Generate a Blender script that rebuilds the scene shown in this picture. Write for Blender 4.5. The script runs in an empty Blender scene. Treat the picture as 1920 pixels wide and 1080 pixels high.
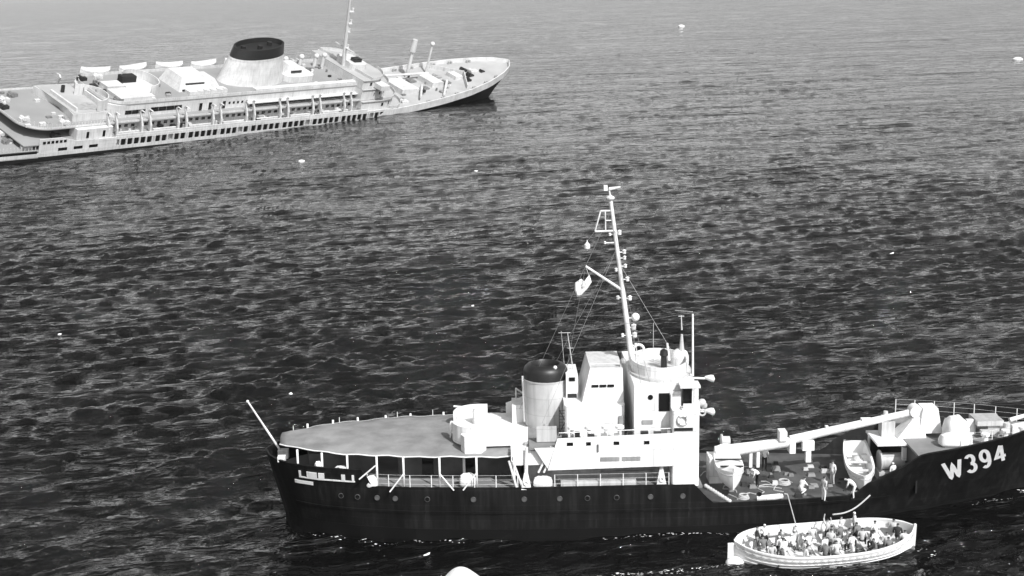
import bpy, bmesh, math, random
import numpy as np
from mathutils import Vector, Matrix
random.seed(7); RNG = np.random.default_rng(11)
S = bpy.context.scene
COL = S.collection
rad = math.radians

# ------------------------------------------------------------------ camera, sky, sun, exposure
FPX, PITCH, CAMH, ROLL = 2700.0, 12.124, 35.79, 2.2
cam = bpy.data.cameras.new('camera'); camo = bpy.data.objects.new('camera', cam); COL.objects.link(camo)
cam.sensor_width = 36.0; cam.lens = 36.0 * FPX / 1920.0
cam.clip_start = 0.5; cam.clip_end = 60000
camo.location = (0, 0, CAMH); camo.rotation_euler = (Matrix.Rotation(rad(90 - PITCH), 4, 'X') @ Matrix.Rotation(rad(-ROLL), 4, 'Z')).to_euler()
S.camera = camo
SUN_AZ, SUN_EL = 146.0, 42.0          # azimuth clockwise from +Y: behind the camera, to its right
w = bpy.data.worlds.new('World'); S.world = w; w.use_nodes = True
nt = w.node_tree; bg = nt.nodes['Background']
sky = nt.nodes.new('ShaderNodeTexSky'); sky.sky_type = 'NISHITA'; sky.sun_disc = False
sky.sun_elevation = rad(SUN_EL); sky.sun_rotation = rad(SUN_AZ); sky.air_density = 1.15; sky.dust_density = 1.7
bwn = nt.nodes.new('ShaderNodeRGBToBW')           # the photograph is black and white
nt.links.new(sky.outputs[0], bwn.inputs[0]); nt.links.new(bwn.outputs[0], bg.inputs['Color'])
bg.inputs['Strength'].default_value = 0.125
sl = bpy.data.lights.new('sun', 'SUN'); slo = bpy.data.objects.new('sun', sl); COL.objects.link(slo)
sl.energy = 3.4; sl.angle = rad(0.53)
sd = Vector((math.sin(rad(SUN_AZ)) * math.cos(rad(SUN_EL)), math.cos(rad(SUN_AZ)) * math.cos(rad(SUN_EL)), math.sin(rad(SUN_EL))))
slo.rotation_euler = sd.to_track_quat('Z', 'Y').to_euler()
S.view_settings.view_transform = 'Standard'; S.view_settings.look = 'None'
S.view_settings.exposure = 0.56; S.view_settings.gamma = 1.0

# ------------------------------------------------------------------ materials
MATS = {}
def mat(name, val, rough=0.6, wear=0.12, scale=1.5, streak=0.0, bump=0.0, metallic=0.0, spec=0.5, plates=None):
    m = bpy.data.materials.new(name); m.use_nodes = True; n = m.node_tree.nodes; L = m.node_tree.links
    p = n['Principled BSDF']; p.inputs['Roughness'].default_value = rough; p.inputs['Metallic'].default_value = metallic
    p.inputs['Specular IOR Level'].default_value = spec
    tc = n.new('ShaderNodeTexCoord')
    def noise(sc, det, vec=None):
        x = n.new('ShaderNodeTexNoise'); x.inputs['Scale'].default_value = sc; x.inputs['Detail'].default_value = det
        L.new(vec or tc.outputs['Object'], x.inputs['Vector']); return x
    def math_(op, a, b):
        x = n.new('ShaderNodeMath'); x.operation = op
        for i, q in enumerate((a, b)):
            if isinstance(q, (int, float)): x.inputs[i].default_value = q
            else: L.new(q, x.inputs[i])
        return x.outputs[0]
    a = noise(scale, 6)
    mr = n.new('ShaderNodeMapRange'); L.new(a.outputs['Fac'], mr.inputs['Value'])
    mr.inputs['From Min'].default_value = .3; mr.inputs['From Max'].default_value = .7
    mr.inputs['To Min'].default_value = 1 - wear; mr.inputs['To Max'].default_value = 1 + wear * .5
    f = mr.outputs[0]
    if streak:
        mp = n.new('ShaderNodeMapping'); L.new(tc.outputs['Object'], mp.inputs['Vector'])
        mp.inputs['Scale'].default_value = (2.2, 2.2, 0.13)
        b = noise(1.6, 5, mp.outputs[0])
        r2 = n.new('ShaderNodeMapRange'); L.new(b.outputs['Fac'], r2.inputs['Value'])
        r2.inputs['From Min'].default_value = .45; r2.inputs['From Max'].default_value = .75
        r2.inputs['To Min'].default_value = 1; r2.inputs['To Max'].default_value = 1 - streak
        f = math_('MULTIPLY', f, r2.outputs[0])
    if plates:
        sp = n.new('ShaderNodeSeparateXYZ'); L.new(tc.outputs['Object'], sp.inputs[0]); cb = n.new('ShaderNodeCombineXYZ')
        ad = math_('ADD', sp.outputs[0], math_('MULTIPLY', sp.outputs[1], .7)); L.new(ad, cb.inputs[0]); L.new(sp.outputs[2], cb.inputs[1])
        br = n.new('ShaderNodeTexBrick'); L.new(cb.outputs[0], br.inputs['Vector']); br.inputs['Scale'].default_value = 1.0
        br.inputs['Brick Width'].default_value = plates[0]; br.inputs['Row Height'].default_value = plates[1]; br.inputs['Mortar Size'].default_value = .018
        br.inputs['Color1'].default_value = (1, 1, 1, 1); br.inputs['Color2'].default_value = (plates[2],)*3 + (1,); br.inputs['Mortar'].default_value = (plates[3],)*3 + (1,)
        f = math_('MULTIPLY', f, br.outputs['Color'])
    v = math_('MULTIPLY', f, val)
    L.new(v, p.inputs['Base Color'])
    if bump:
        bn = n.new('ShaderNodeBump'); bn.inputs['Strength'].default_value = bump; bn.inputs['Distance'].default_value = .05
        c = noise(scale * 5, 4); L.new(c.outputs['Fac'], bn.inputs['Height']); L.new(bn.outputs[0], p.inputs['Normal'])
    MATS[name] = m; return m
mat('white_paint', .83, .5, .10, .9, .22, .15, plates=(1.9, 1.15, .93, .72))
mat('liner_white', .62, .55, .16, .35, .25, plates=(4.2, 1.6, .92, .75))
mat('grey_white_paint', .55, .5, .15, .8, .3, plates=(1.9, 1.15, .93, .75))
mat('black_hull_paint', .008, .5, .45, .5, -1.4, .25, spec=.25, plates=(2.4, 1.05, .7, 1.5))
mat('liner_black_paint', .012, .5, .4, .12, -.6, spec=.3)
mat('porthole_rim', .05, .5, .2, 2.)
mat('boot_paint', .006, .5, .3, .5, spec=.25)
mat('black_paint', .015, .45, .25, 2.)
mat('window_dark', .008, .12, .1, 3.)
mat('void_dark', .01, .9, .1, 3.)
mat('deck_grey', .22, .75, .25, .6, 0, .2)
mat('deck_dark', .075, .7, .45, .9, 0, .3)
mat('liner_deck', .25, .8, .13, .12)
mat('liner_deck_light', .36, .8, .15, .2)
mat('canvas', .23, .85, .3, .8, 0, .6)
mat('canvas_white', .76, .8, .15, 1.2, 0, .4)
mat('house_grey', .33, .6, .3, 1.2, .2)
mat('steel', .25, .45, .3, 2., 0, 0, .4)
mat('mast_paint', .72, .5, .25, 1.3)
mat('boat_white', .80, .5, .10, 1.)
mat('boat_inside', .66, .7, .3, 1.5)
mat('wood', .18, .7, .3, 2.)
mat('rope', .45, .9, .2, 6.)
mat('skin', .30, .6, .1, 3.)
mat('cloth_white', .78, .85, .1, 4.)
mat('cloth_light', .50, .85, .15, 4.)
mat('cloth_mid', .16, .85, .2, 4.)
mat('cloth_dark', .025, .85, .2, 4.)
mat('hair_dark', .02, .7, .2, 9.)
mat('cap_white', .8, .8, .1, 4.)
mat('life_jacket', .55, .9, .2, 5.)
mat('foam', .75, .9, .2, 2.)
mat('sign_white', .82, .6, .08, 3.)
mat('scrap_white', .8, .7, .1, 6.)

def water_material():
    m = bpy.data.materials.new('sea_water'); m.use_nodes = True; n = m.node_tree.nodes; L = m.node_tree.links
    p = n['Principled BSDF']; p.inputs['Base Color'].default_value = (.003, .003, .003, 1)
    p.inputs['Roughness'].default_value = .04; p.inputs['IOR'].default_value = 1.333
    tc = n.new('ShaderNodeTexCoord')
    def layer(sx, sy, rot, det, rough):
        mp = n.new('ShaderNodeMapping'); L.new(tc.outputs['Object'], mp.inputs['Vector'])
        mp.inputs['Rotation'].default_value = (0, 0, rad(rot)); mp.inputs['Scale'].default_value = (sx, sy, 1)
        x = n.new('ShaderNodeTexNoise'); x.inputs['Scale'].default_value = 1; x.inputs['Detail'].default_value = det
        x.inputs['Roughness'].default_value = rough; L.new(mp.outputs[0], x.inputs['Vector']); return x.outputs['Fac']
    g = n.new('ShaderNodeMapRange'); L.new(layer(.011, .02, -10, 3, .5), g.inputs['Value'])      # gusts: patches of rougher and smoother water
    g.inputs['From Min'].default_value = .35; g.inputs['From Max'].default_value = .65; g.inputs['To Min'].default_value = .35; g.inputs['To Max'].default_value = 1.0
    prev = None
    for (sx, sy, rot, det, rough, dist, gust) in ((.03, .07, -12, 5, .6, 2.3, 0), (.2, .42, -14, 5, .6, .62, 1), (.7, 1.3, 6, 3, .5, .10, 1), (1.7, 2.7, -22, 2, .5, .010, 1)):
        b2 = n.new('ShaderNodeBump'); b2.inputs['Strength'].default_value = 1.0; b2.inputs['Distance'].default_value = dist
        L.new(layer(sx, sy, rot, det, rough), b2.inputs['Height'])
        if gust: L.new(g.outputs[0], b2.inputs['Strength'])
        if prev: L.new(prev.outputs[0], b2.inputs['Normal'])
        prev = b2
    L.new(b2.outputs[0], p.inputs['Normal'])
    MATS['sea_water'] = m
water_material()

# ------------------------------------------------------------------ mesh helpers
def V3(*a): return np.array(a, float)
class MB:
    def __init__(s): s.v = []; s.f = []
    def add(s, vs, fs):
        o = len(s.v); s.v += [tuple(map(float, q)) for q in vs]; s.f += [tuple(i + o for i in q) for q in fs]; return s
    def box(s, x0, x1, y0, y1, z0, z1):
        return s.add([(x0,y0,z0),(x1,y0,z0),(x1,y1,z0),(x0,y1,z0),(x0,y0,z1),(x1,y0,z1),(x1,y1,z1),(x0,y1,z1)],
            [(3,2,1,0),(4,5,6,7),(0,1,5,4),(1,2,6,5),(2,3,7,6),(3,0,4,7)])
    def frustum(s, b, t, z0, z1):   # b,t = (x0,x1,y0,y1)
        return s.add([(b[0],b[2],z0),(b[1],b[2],z0),(b[1],b[3],z0),(b[0],b[3],z0),(t[0],t[2],z1),(t[1],t[2],z1),(t[1],t[3],z1),(t[0],t[3],z1)],
            [(3,2,1,0),(4,5,6,7),(0,1,5,4),(1,2,6,5),(2,3,7,6),(3,0,4,7)])
    def prism(s, poly, z0, z1):     # poly counter-clockwise
        n = len(poly); g = (lambda q, z: z(q[0], q[1]) if callable(z) else z)
        vs = [(x, y, g((x, y), z0)) for x, y in poly] + [(x, y, g((x, y), z1)) for x, y in poly]
        fs = [tuple(range(n))[::-1], tuple(range(n, 2*n))] + [(i, (i+1) % n, n+(i+1) % n, n+i) for i in range(n)]
        return s.add(vs, fs)
    def wall(s, pts, z0, z1, t=.08, closed=False):   # upright plate along a plan line
        P = [np.array(q, float) for q in pts]; n = len(P); off = []
        for i in range(n):
            a = P[i-1] if (i or closed) else P[i]; b = P[(i+1) % n] if (i < n-1 or closed) else P[i]
            d = b - a; d /= (np.linalg.norm(d) + 1e-9); off.append(np.array((-d[1], d[0])) * t / 2)
        zz0 = z0 if hasattr(z0, '__len__') else [z0]*n; zz1 = z1 if hasattr(z1, '__len__') else [z1]*n
        vs = []
        for i in range(n):
            l = P[i] + off[i]; r = P[i] - off[i]
            vs += [(l[0], l[1], zz0[i]), (r[0], r[1], zz0[i]), (r[0], r[1], zz1[i]), (l[0], l[1], zz1[i])]
        fs = []
        for i in range(n if closed else n-1):
            a, b = 4*i, 4*((i+1) % n)
            fs += [(a+1, b+1, b+2, a+2), (b, a, a+3, b+3), (a+2, b+2, b+3, a+3), (a, b, b+1, a+1)]
        if not closed: fs += [(0,1,2,3), (4*n-1, 4*n-2, 4*n-3, 4*n-4)]
        return s.add(vs, fs)
    def cyl(s, p0, p1, r0, r1=None, n=10):
        r1 = r0 if r1 is None else r1; p0 = V3(*p0); p1 = V3(*p1); d = p1 - p0; d /= (np.linalg.norm(d) + 1e-9)
        a = np.cross(d, (0, 0, 1) if abs(d[2]) < .9 else (1, 0, 0)); a /= np.linalg.norm(a); b = np.cross(d, a)
        c = [(math.cos(2*math.pi*i/n), math.sin(2*math.pi*i/n)) for i in range(n)]
        vs = [p0 + r0*(a*x + b*y) for x, y in c] + [p1 + r1*(a*x + b*y) for x, y in c]
        return s.add(vs, [(i, (i+1) % n, n+(i+1) % n, n+i) for i in range(n)] + [tuple(range(n))[::-1], tuple(range(n, 2*n))])
    def tube(s, pts, r, n=6):
        for a, b in zip(pts[:-1], pts[1:]): s.cyl(a, b, r, r, n)
        return s
    def rings(s, R, cap=True, closed=True):
        m = len(R[0]); vs = [q for r in R for q in r]; fs = []
        for i in range(len(R)-1):
            for j in range(m if closed else m-1):
                a, b = i*m+j, i*m+(j+1) % m; fs.append((a, b, b+m, a+m))
        if cap: fs += [tuple(range(m))[::-1], tuple(range((len(R)-1)*m, len(R)*m))]
        return s.add(vs, fs)
    def lathe(s, prof, c=(0, 0, 0), n=20, sx=1, sy=1, shear=(0, 0)):
        R = []
        for r, z in prof:
            R.append([(c[0] + shear[0]*z + sx*r*math.cos(2*math.pi*i/n), c[1] + shear[1]*z + sy*r*math.sin(2*math.pi*i/n), c[2] + z) for i in range(n)])
        return s.rings(R)
    def ball(s, c, r, n=12, sx=1, sy=1, sz=1):
        m = n//2; R = []
        for k in range(m+1):
            t = math.pi * (k + .001) / (m + .002) - math.pi/2
            R.append([(c[0]+sx*r*math.cos(t)*math.cos(2*math.pi*i/n), c[1]+sy*r*math.cos(t)*math.sin(2*math.pi*i/n), c[2]+sz*r*math.sin(t)) for i in range(n)])
        return s.rings(R)
    def torus(s, c, R, r, axis='y', n=18, m=8):
        rr = []
        for i in range(n + 1):
            a = 2*math.pi*i/n; ring = []
            for j in range(m):
                b = 2*math.pi*j/m; q = R + r*math.cos(b); u, v_, w_ = q*math.cos(a), q*math.sin(a), r*math.sin(b)
                ring.append({'y': (c[0]+u, c[1]+w_, c[2]+v_), 'z': (c[0]+u, c[1]+v_, c[2]+w_), 'x': (c[0]+w_, c[1]+u, c[2]+v_)}[axis])
            rr.append(ring)
        return s.rings(rr, cap=False)
    def mesh(s, name, smooth=False):
        me = bpy.data.meshes.new(name); me.from_pydata(s.v, [], s.f); me.validate()
        bm = bmesh.new(); bm.from_mesh(me); bmesh.ops.recalc_face_normals(bm, faces=bm.faces); bm.to_mesh(me); bm.free()
        if smooth:
            me.polygons.foreach_set('use_smooth', [True]*len(me.polygons))
        me.update(); return me
def outward(me):                   # open shells: make the faces look away from the centreline
    t = sum(p.normal.y*p.center.y*p.area for p in me.polygons)
    if t < 0: me.flip_normals()
def link(o, parent=None):
    COL.objects.link(o)
    if parent is not None: o.parent = parent
    return o
def part(name, mb, m, parent=None, smooth=False, loc=None, rot=None):
    me = mb.mesh(name, smooth) if isinstance(mb, MB) else mb
    if m and not me.materials: me.materials.append(MATS[m])
    o = bpy.data.objects.new(name, me)
    if smooth:
        try:
            md = o.modifiers.new('edges', 'EDGE_SPLIT'); md.split_angle = rad(38)
        except Exception: pass
    link(o, parent)
    if loc is not None: o.location = loc
    if rot is not None: o.rotation_euler = rot
    return o
def again(src, parent, loc=(0, 0, 0), rot=(0, 0, 0), scale=None):
    o = src.copy(); link(o, parent); o.parent = parent; o.location = loc; o.rotation_euler = rot
    if scale: o.scale = scale
    return o
def thing(name, label, cat, loc=(0, 0, 0), rot=(0, 0, 0), group=None, scale=1):
    o = bpy.data.objects.new(name, None); o.empty_display_size = .5; COL.objects.link(o)
    o.location = loc; o.rotation_euler = rot; o.scale = (scale,)*3
    return tag(o, label, cat, group)
def tag(o, label, cat, group=None):
    o['label'] = label; o['category'] = cat
    if group: o['group'] = group
    return o
def copy_tree(o, parent=None):
    c = o.copy(); COL.objects.link(c); c.parent = parent
    for ch in list(o.children): copy_tree(ch, c)
    return c
def smoothstep(a, b, x):
    t = np.clip((x - a) / (b - a), 0, 1); return t*t*(3 - 2*t)

# ------------------------------------------------------------------ the sea: one sheet out to the horizon, real waves where it is near
def wave_tile(N, Lm, lmin, lmax, hs, wind, spread, seed):
    r = np.random.default_rng(seed); k1 = 2*np.pi*np.fft.fftfreq(N, Lm/N); kx, ky = np.meshgrid(k1, k1, indexing='ij')
    k = np.hypot(kx, ky); k[0, 0] = 1; lam = 2*np.pi/k
    band = np.exp(-((np.log(lam) - .5*(math.log(lmin) + math.log(lmax))) / (.5*(math.log(lmax) - math.log(lmin))))**4)
    d = np.cos(np.arctan2(ky, kx) - wind); amp = band * k**-1.6 * np.abs(d)**spread * np.where(d > 0, 1, .35); amp[0, 0] = 0
    spec = amp * (r.normal(size=(N, N)) + 1j*r.normal(size=(N, N)))
    h = np.real(np.fft.ifft2(spec)); c = hs / 4 / h.std(); dx = np.real(np.fft.ifft2(1j*kx/k*spec)); dy = np.real(np.fft.ifft2(1j*ky/k*spec)); return h*c, dx*c, dy*c
def sample(t, Lm, x, y):
    N = t.shape[0]; u = (x / Lm * N) % N; v = (y / Lm * N) % N; i = u.astype(int); j = v.astype(int); a = u - i; b = v - j
    i1 = (i + 1) % N; j1 = (j + 1) % N; i %= N; j %= N
    return t[i, j]*(1-a)*(1-b) + t[i1, j]*a*(1-b) + t[i, j1]*(1-a)*b + t[i1, j1]*a*b
def axis(fine0, fine1, d, g, lo, hi, gl=None):
    a = list(np.arange(fine0, fine1 + 1e-6, d)); s_ = d
    while a[-1] < hi: s_ *= g; a.append(a[-1] + s_)
    s_ = d; b = [fine0]
    while b[-1] > lo: s_ *= (gl or g); b.append(b[-1] - s_)
    return np.array(b[:0:-1] + a)
WIND = rad(106)
TILES = [(wave_tile(512, 410., 14, 60, .38, WIND, 3, 1), 410., 20), (wave_tile(512, 173., 3.6, 8.5, .36, WIND + .12, 3.5, 2), 173., 7), (wave_tile(512, 71., 1.05, 2.8, .34, WIND - .1, 3.0, 3), 71., 2.2)]
GUST = wave_tile(256, 900., 60, 260, 4.0, WIND, .2, 9)[0]          # wind patches: where the chop stands higher or lower
def gust(x, y): return np.clip(1 + .2*sample(GUST, 900., x, y), .35, 1.7)
def sea_height(x, y, sp):
    z = np.zeros_like(x)
    gu = gust(x, y)
    for t, Lm, l in TILES: z = z + sample(t[0], Lm, x, y) * (1 - smoothstep(.6*l, 3.0*l, sp)) * (gu if l < 10 else 1)
    return z
def sea_shift(x, y, sp):
    dx = np.zeros_like(x); dy = np.zeros_like(x)
    gu = gust(x, y)
    for t, Lm, l in TILES:
        f = (1 - smoothstep(.6*l, 3.0*l, sp))*(gu if l < 10 else 1); dx = dx + sample(t[1], Lm, x, y)*f; dy = dy + sample(t[2], Lm, x, y)*f
    return dx, dy
def build_sea():
    xs = axis(-60, 60, .36, 1.0215, -40000, 40000); ys = axis(68, 160, .34, 1.0105, -40000, 45000, 1.15)
    X, Y = np.meshgrid(xs, ys, indexing='ij'); SX = np.gradient(xs)[:, None]; SY = np.gradient(ys)[None, :]
    SP = np.maximum(SX*.75, SY)*np.ones_like(X); Z = sea_height(X, Y, SP); DX, DY = sea_shift(X, Y, SP); X = X + .55*DX; Y = Y + .55*DY
    nx, ny = X.shape; v = np.stack([X, Y, Z], -1).reshape(-1, 3)
    i = np.arange((nx-1)*ny).reshape(nx-1, ny)[:, :-1].ravel()
    q = np.stack([i, i+ny, i+ny+1, i+1], -1)
    me = bpy.data.meshes.new('sea'); me.vertices.add(len(v)); me.vertices.foreach_set('co', v.astype(np.float32).ravel())
    me.loops.add(q.size); me.loops.foreach_set('vertex_index', q.astype(np.int32).ravel())
    me.polygons.add(len(q)); me.polygons.foreach_set('loop_start', np.arange(0, q.size, 4, dtype=np.int32))
    me.polygons.foreach_set('use_smooth', np.ones(len(q), bool)); me.update(); me.validate()
    me.materials.append(MATS['sea_water'])
    o = bpy.data.objects.new('sea', me); COL.objects.link(o); o['kind'] = 'structure'; o['label'] = 'dark rippled open sea'
    print('sea quads', len(q))
build_sea()


# ------------------------------------------------------------------ the cutter (x to the bow, y to port, z up from the waterline)
CUT_LOC, CUT_YAW = Vector((9.45, 94.0, 0)), rad(0.6)
CUTM = Matrix.Translation(CUT_LOC) @ Matrix.Rotation(CUT_YAW, 4, 'Z') @ Matrix.Rotation(rad(1.2), 4, 'Y')      # a little down by the head
def cut_world(x, y, z): return CUTM @ Vector((x, y, z))
BD = ([0,.008,.02,.04,.07,.11,.17,.25,.35,.6,.7,.78,.85,.91,.96,.985,1], [.02,1.3,2.3,3.2,3.95,4.5,5.0,5.35,5.55,5.6,5.5,5.2,4.6,3.7,2.3,1.2,.06])
BW = ([0,.01,.03,.06,.11,.18,.3,.55,.65,.75,.85,.93,1], [.02,1.1,2.2,3.1,4.0,4.8,5.35,5.4,5.0,4.05,2.5,1.05,.04])
ZR = ([-28, -18, 5, 12, 18, 24, 29], [4.6, 4.5, 4.4, 4.5, 5.1, 5.9, 6.7])
ZT = ([-28, -19.75, -19.7, 2.25, 3.6, 13.5, 14.1, 15.2, 16.3, 17.3, 19, 21, 25, 29], [4.6, 4.5, 3.35, 3.35, 2.0, 2.0, 2.75, 3.35, 3.95, 4.8, 4.95, 5.15, 5.65, 6.4])
def hb(x, z):                      # half-breadth of the hull
    zz = max(z, 0.); xs_ = -25.6 - 1.15*zz/4.5; xb = 25.6 + 2.6*(zz/6.6)**.9
    t = (x - xs_) / (xb - xs_)
    if t <= 0 or t >= 1: return .0
    u = min(1.2, zz / np.interp(x, *ZR)); a = np.interp(t, *BW); b = np.interp(t, *BD)
    r = a + (b - a) * u**1.25
    return r * (1 - .05*z*z) if z < 0 else r
cutter = thing('coast_guard_cutter', 'black-hulled cutter with white upperworks and large W394 on its bow', 'ship')
cutter.matrix_world = CUTM
def cutter_hull():
    st = sorted(set(list(np.linspace(0, 1, 111)) + [.004, .008, .014, .02, .03, .05, .985, .993]))
    R = []
    nz = 16
    for t in st:
        sb, pt = [], []
        xtop = -26.75 + t*(28.2 + 26.75)
        zt = float(np.interp(xtop, *ZT))
        for k in range(nz + 2):
            z = -1.6 + (zt + 1.6) * k / (nz + 1); zz = max(z, 0)
            xs_ = -25.6 - 1.15*zz/4.5; xb = 25.6 + 2.6*(zz/6.6)**.9; x = xs_ + t*(xb - xs_)
            u = min(1.2, zz / np.interp(x, *ZR)); a = np.interp(t, *BW); b = np.interp(t, *BD)
            y = a + (b - a)*u**1.25
            if z < 0: y *= 1 - .05*z*z
            sb.append((x, -y, z)); pt.append((x, y, z))
        R.append(sb[::-1] + pt)        # from starboard rail down and up to the port rail
    mb = MB(); mb.rings(R, cap=False, closed=False)
    o = part('hull', mb, 'black_hull_paint', cutter, True); outward(o.data)
    md = o.modifiers.new('plate', 'SOLIDIFY'); md.thickness = .12; md.offset = -1
    o.modifiers.move(1, 0)
    return o
hull = cutter_hull()
def deck_poly(x0, x1, z, inset=.14, n=40):
    xs_ = np.linspace(x0, x1, n); a = [(x, -max(hb(x, z) - inset, .02)) for x in xs_]; b = [(x, max(hb(x, z) - inset, .02)) for x in xs_]
    return a + b[::-1]
part('main_deck', MB().prism(deck_poly(-26.2, 2.3, 3.2), 3.05, 3.2), 'deck_grey', cutter)
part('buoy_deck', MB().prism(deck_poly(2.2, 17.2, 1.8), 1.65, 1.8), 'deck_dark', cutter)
part('forecastle_deck', MB().prism(deck_poly(16.6, 27.2, 4.6), 4.45, 4.6), 'deck_grey', cutter)
part('break_bulkhead', MB().wall([(16.7, -hb(16.7, 3)+.15), (16.7, hb(16.7, 3)-.15)], 1.8, 4.58, .1), 'black_paint', cutter)
# boot topping and rubbing strake follow the hull
def strake(x0, x1, zf, h, out, n=80):
    mb = MB(); R = []
    for x in np.linspace(x0, x1, n):
        z = zf(x); y = hb(x, z) ; y2 = hb(x, z + h)
        R.append([(x, -y + .05, z), (x, -y - out, z), (x, -y2 - out, z + h), (x, -y2 + .05, z + h)])
    mb.rings(R); R = [[(a, -b, c) for a, b, c in r] for r in R]; mb.rings(R); return mb
part('rubbing_strake', strake(-24.5, 15, lambda x: 1.55, .16, .07), 'black_hull_paint', hull)
part('boot_topping', strake(-25.2, 24.5, lambda x: -.4, .85, .02), 'boot_paint', hull)
# portholes of the hull: a rim and a pane each
pm = MB().torus((0, 0, 0), .16, .035, 'y', 14, 6); pane = MB().cyl((0, -.03, 0), (0, .03, 0), .16, .16, 14)
pmesh = pm.mesh('porthole', True); pmesh.materials.append(MATS['porthole_rim']); panem = pane.mesh('pane'); panem.materials.append(MATS['window_dark']); lidm = panem.copy(); lidm.materials.clear(); lidm.materials.append(MATS['deck_dark'])
for x in (-21.3, -20.2, -18.9, -17.7, -15.6, -12.6, -9.3, -7.0, -5.2, -3.3, -1.1, 1.0, 6.0):
    z = 2.55; y = -hb(x, z) - .03
    part('porthole', pmesh, None, hull, loc=(x, y, z)); part('porthole_pane', lidm if x in (-18.9, -17.7, -12.6, -9.3, -7.0, -1.1, 1.0) else panem, None, hull, loc=(x, y, z))
# lettering W394
def arc(cx, cy, rx, ry, a0, a1, n=12): return [(cx + rx*math.cos(rad(a0 + (a1 - a0)*i/n)), cy + ry*math.sin(rad(a0 + (a1 - a0)*i/n))) for i in range(n + 1)]
GLYPH = {'W': (.77, [[(.0, 1), (.27, .0), (.5, .78), (.73, .0), (1, 1)]]),
         '3': (.50, [arc(.42, .74, .40, .26, 150, -88), arc(.42, .25, .44, .25, 88, -155)]),
         '9': (.50, [arc(.44, .68, .42, .32, 0, 360, 22), [(.86, .66)] + arc(.40, .42, .46, .42, 0, -125)]),
         '4': (.54, [[(.60, 1), (.0, .30), (1, .30)], [(.66, .98), (.66, 0)]])}
def hull_glyph(ch, x0, z0, h, slope, lean):
    wdt, strokes = GLYPH[ch]; wdt *= h; hw = .073*h; mb = MB()
    for k, P in enumerate(strokes):
        closed = ch == '9' and k == 0
        Q = [(hw + p[0]*(wdt - 2*hw), hw + p[1]*(h - 2*hw)) for p in P]
        if closed: Q = Q[:-1]
        D = []
        for a, b in zip(Q, Q[1:] + ([Q[0]] if closed else [])):
            m = max(1, int(math.dist(a, b)/.12)); D += [(a[0] + (b[0] - a[0])*t/m, a[1] + (b[1] - a[1])*t/m) for t in range(m)]
        if not closed: D.append(Q[-1])
        n = len(D); vs = []
        for i in range(n):
            a = np.array(D[i-1] if (i or closed) else D[i]); b = np.array(D[(i+1) % n] if (i < n-1 or closed) else D[i]); c = np.array(D[i])
            d1 = c - a if (i or closed) else b - c; d2 = b - c if (i < n-1 or closed) else c - a
            d1 = d1/np.linalg.norm(d1); d2 = d2/np.linalg.norm(d2); t = d1 + d2; t = t/np.linalg.norm(t); q = np.array((-t[1], t[0])); mi = min(2.2, 1/max(.3, abs(q @ np.array((-d1[1], d1[0])))))
            for s_ in (-1, 1):
                e = c + q*hw*mi*s_; e[1] = min(max(e[1], 0), h); x = x0 + e[0] - e[1]*lean; z = z0 + e[1] + (x - x0)*slope; vs.append((x, -hb(x, z) - .045 - .006*k, z))
        mb.add(vs, [(2*i, 2*((i+1) % n), 2*((i+1) % n) + 1, 2*i + 1) for i in range(n if closed else n - 1)])
    o = part('hull_letter', mb, 'sign_white', hull); o['label'] = 'white painted %s of the bow number' % ch
    return wdt
xt = 18.9
for ch in 'W394': xt += hull_glyph(ch, xt, 2.3 + (xt - 18.9)*.23, 1.85, .18, .42) + .1
# stern trim on the bulwark: white framed fairlead row, white name plate
fr = MB()
def hbar(mb, x0, x1, z0, z1, out=.05, n=10):
    R = []
    for x in np.linspace(x0, x1, n):
        R.append([(x, -hb(x, z0) + .06, z0), (x, -hb(x, z0) - out, z0), (x, -hb(x, z1) - out, z1), (x, -hb(x, z1) + .06, z1)])
    mb.rings(R)
hbar(fr, -24.1, -20.3, 3.62, 3.70, .09)
for a, b in ((-24.1, -23.95), (-23.55, -22.85), (-22.75, -22.35), (-21.2, -20.95), (-20.5, -20.35)): hbar(fr, a, b, 3.7, 4.12, .09, 3)
part('fairlead_frame', fr, 'white_paint', hull)
mb = MB(); hbar(mb, -24.45, -23.15, 3.14, 3.38, .05); part('name_plate', mb, 'sign_white', hull)
mb = MB(); mb.box(-25.6, -25.1, -2.4, -1.9, 4.4, 4.75); part('stern_chock', mb, 'white_paint', cutter)
# flagstaff
mb = MB(); mb.cyl((-25.5, 0, 4.0), (-27.75, 0, 7.9), .085, .055, 8); mb.ball((-27.78, 0, 7.95), .1, 8); mb.box(-25.9, -25.2, -.25, .25, 3.9, 4.5)
part('flagstaff', mb, 'mast_paint', cutter)
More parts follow.
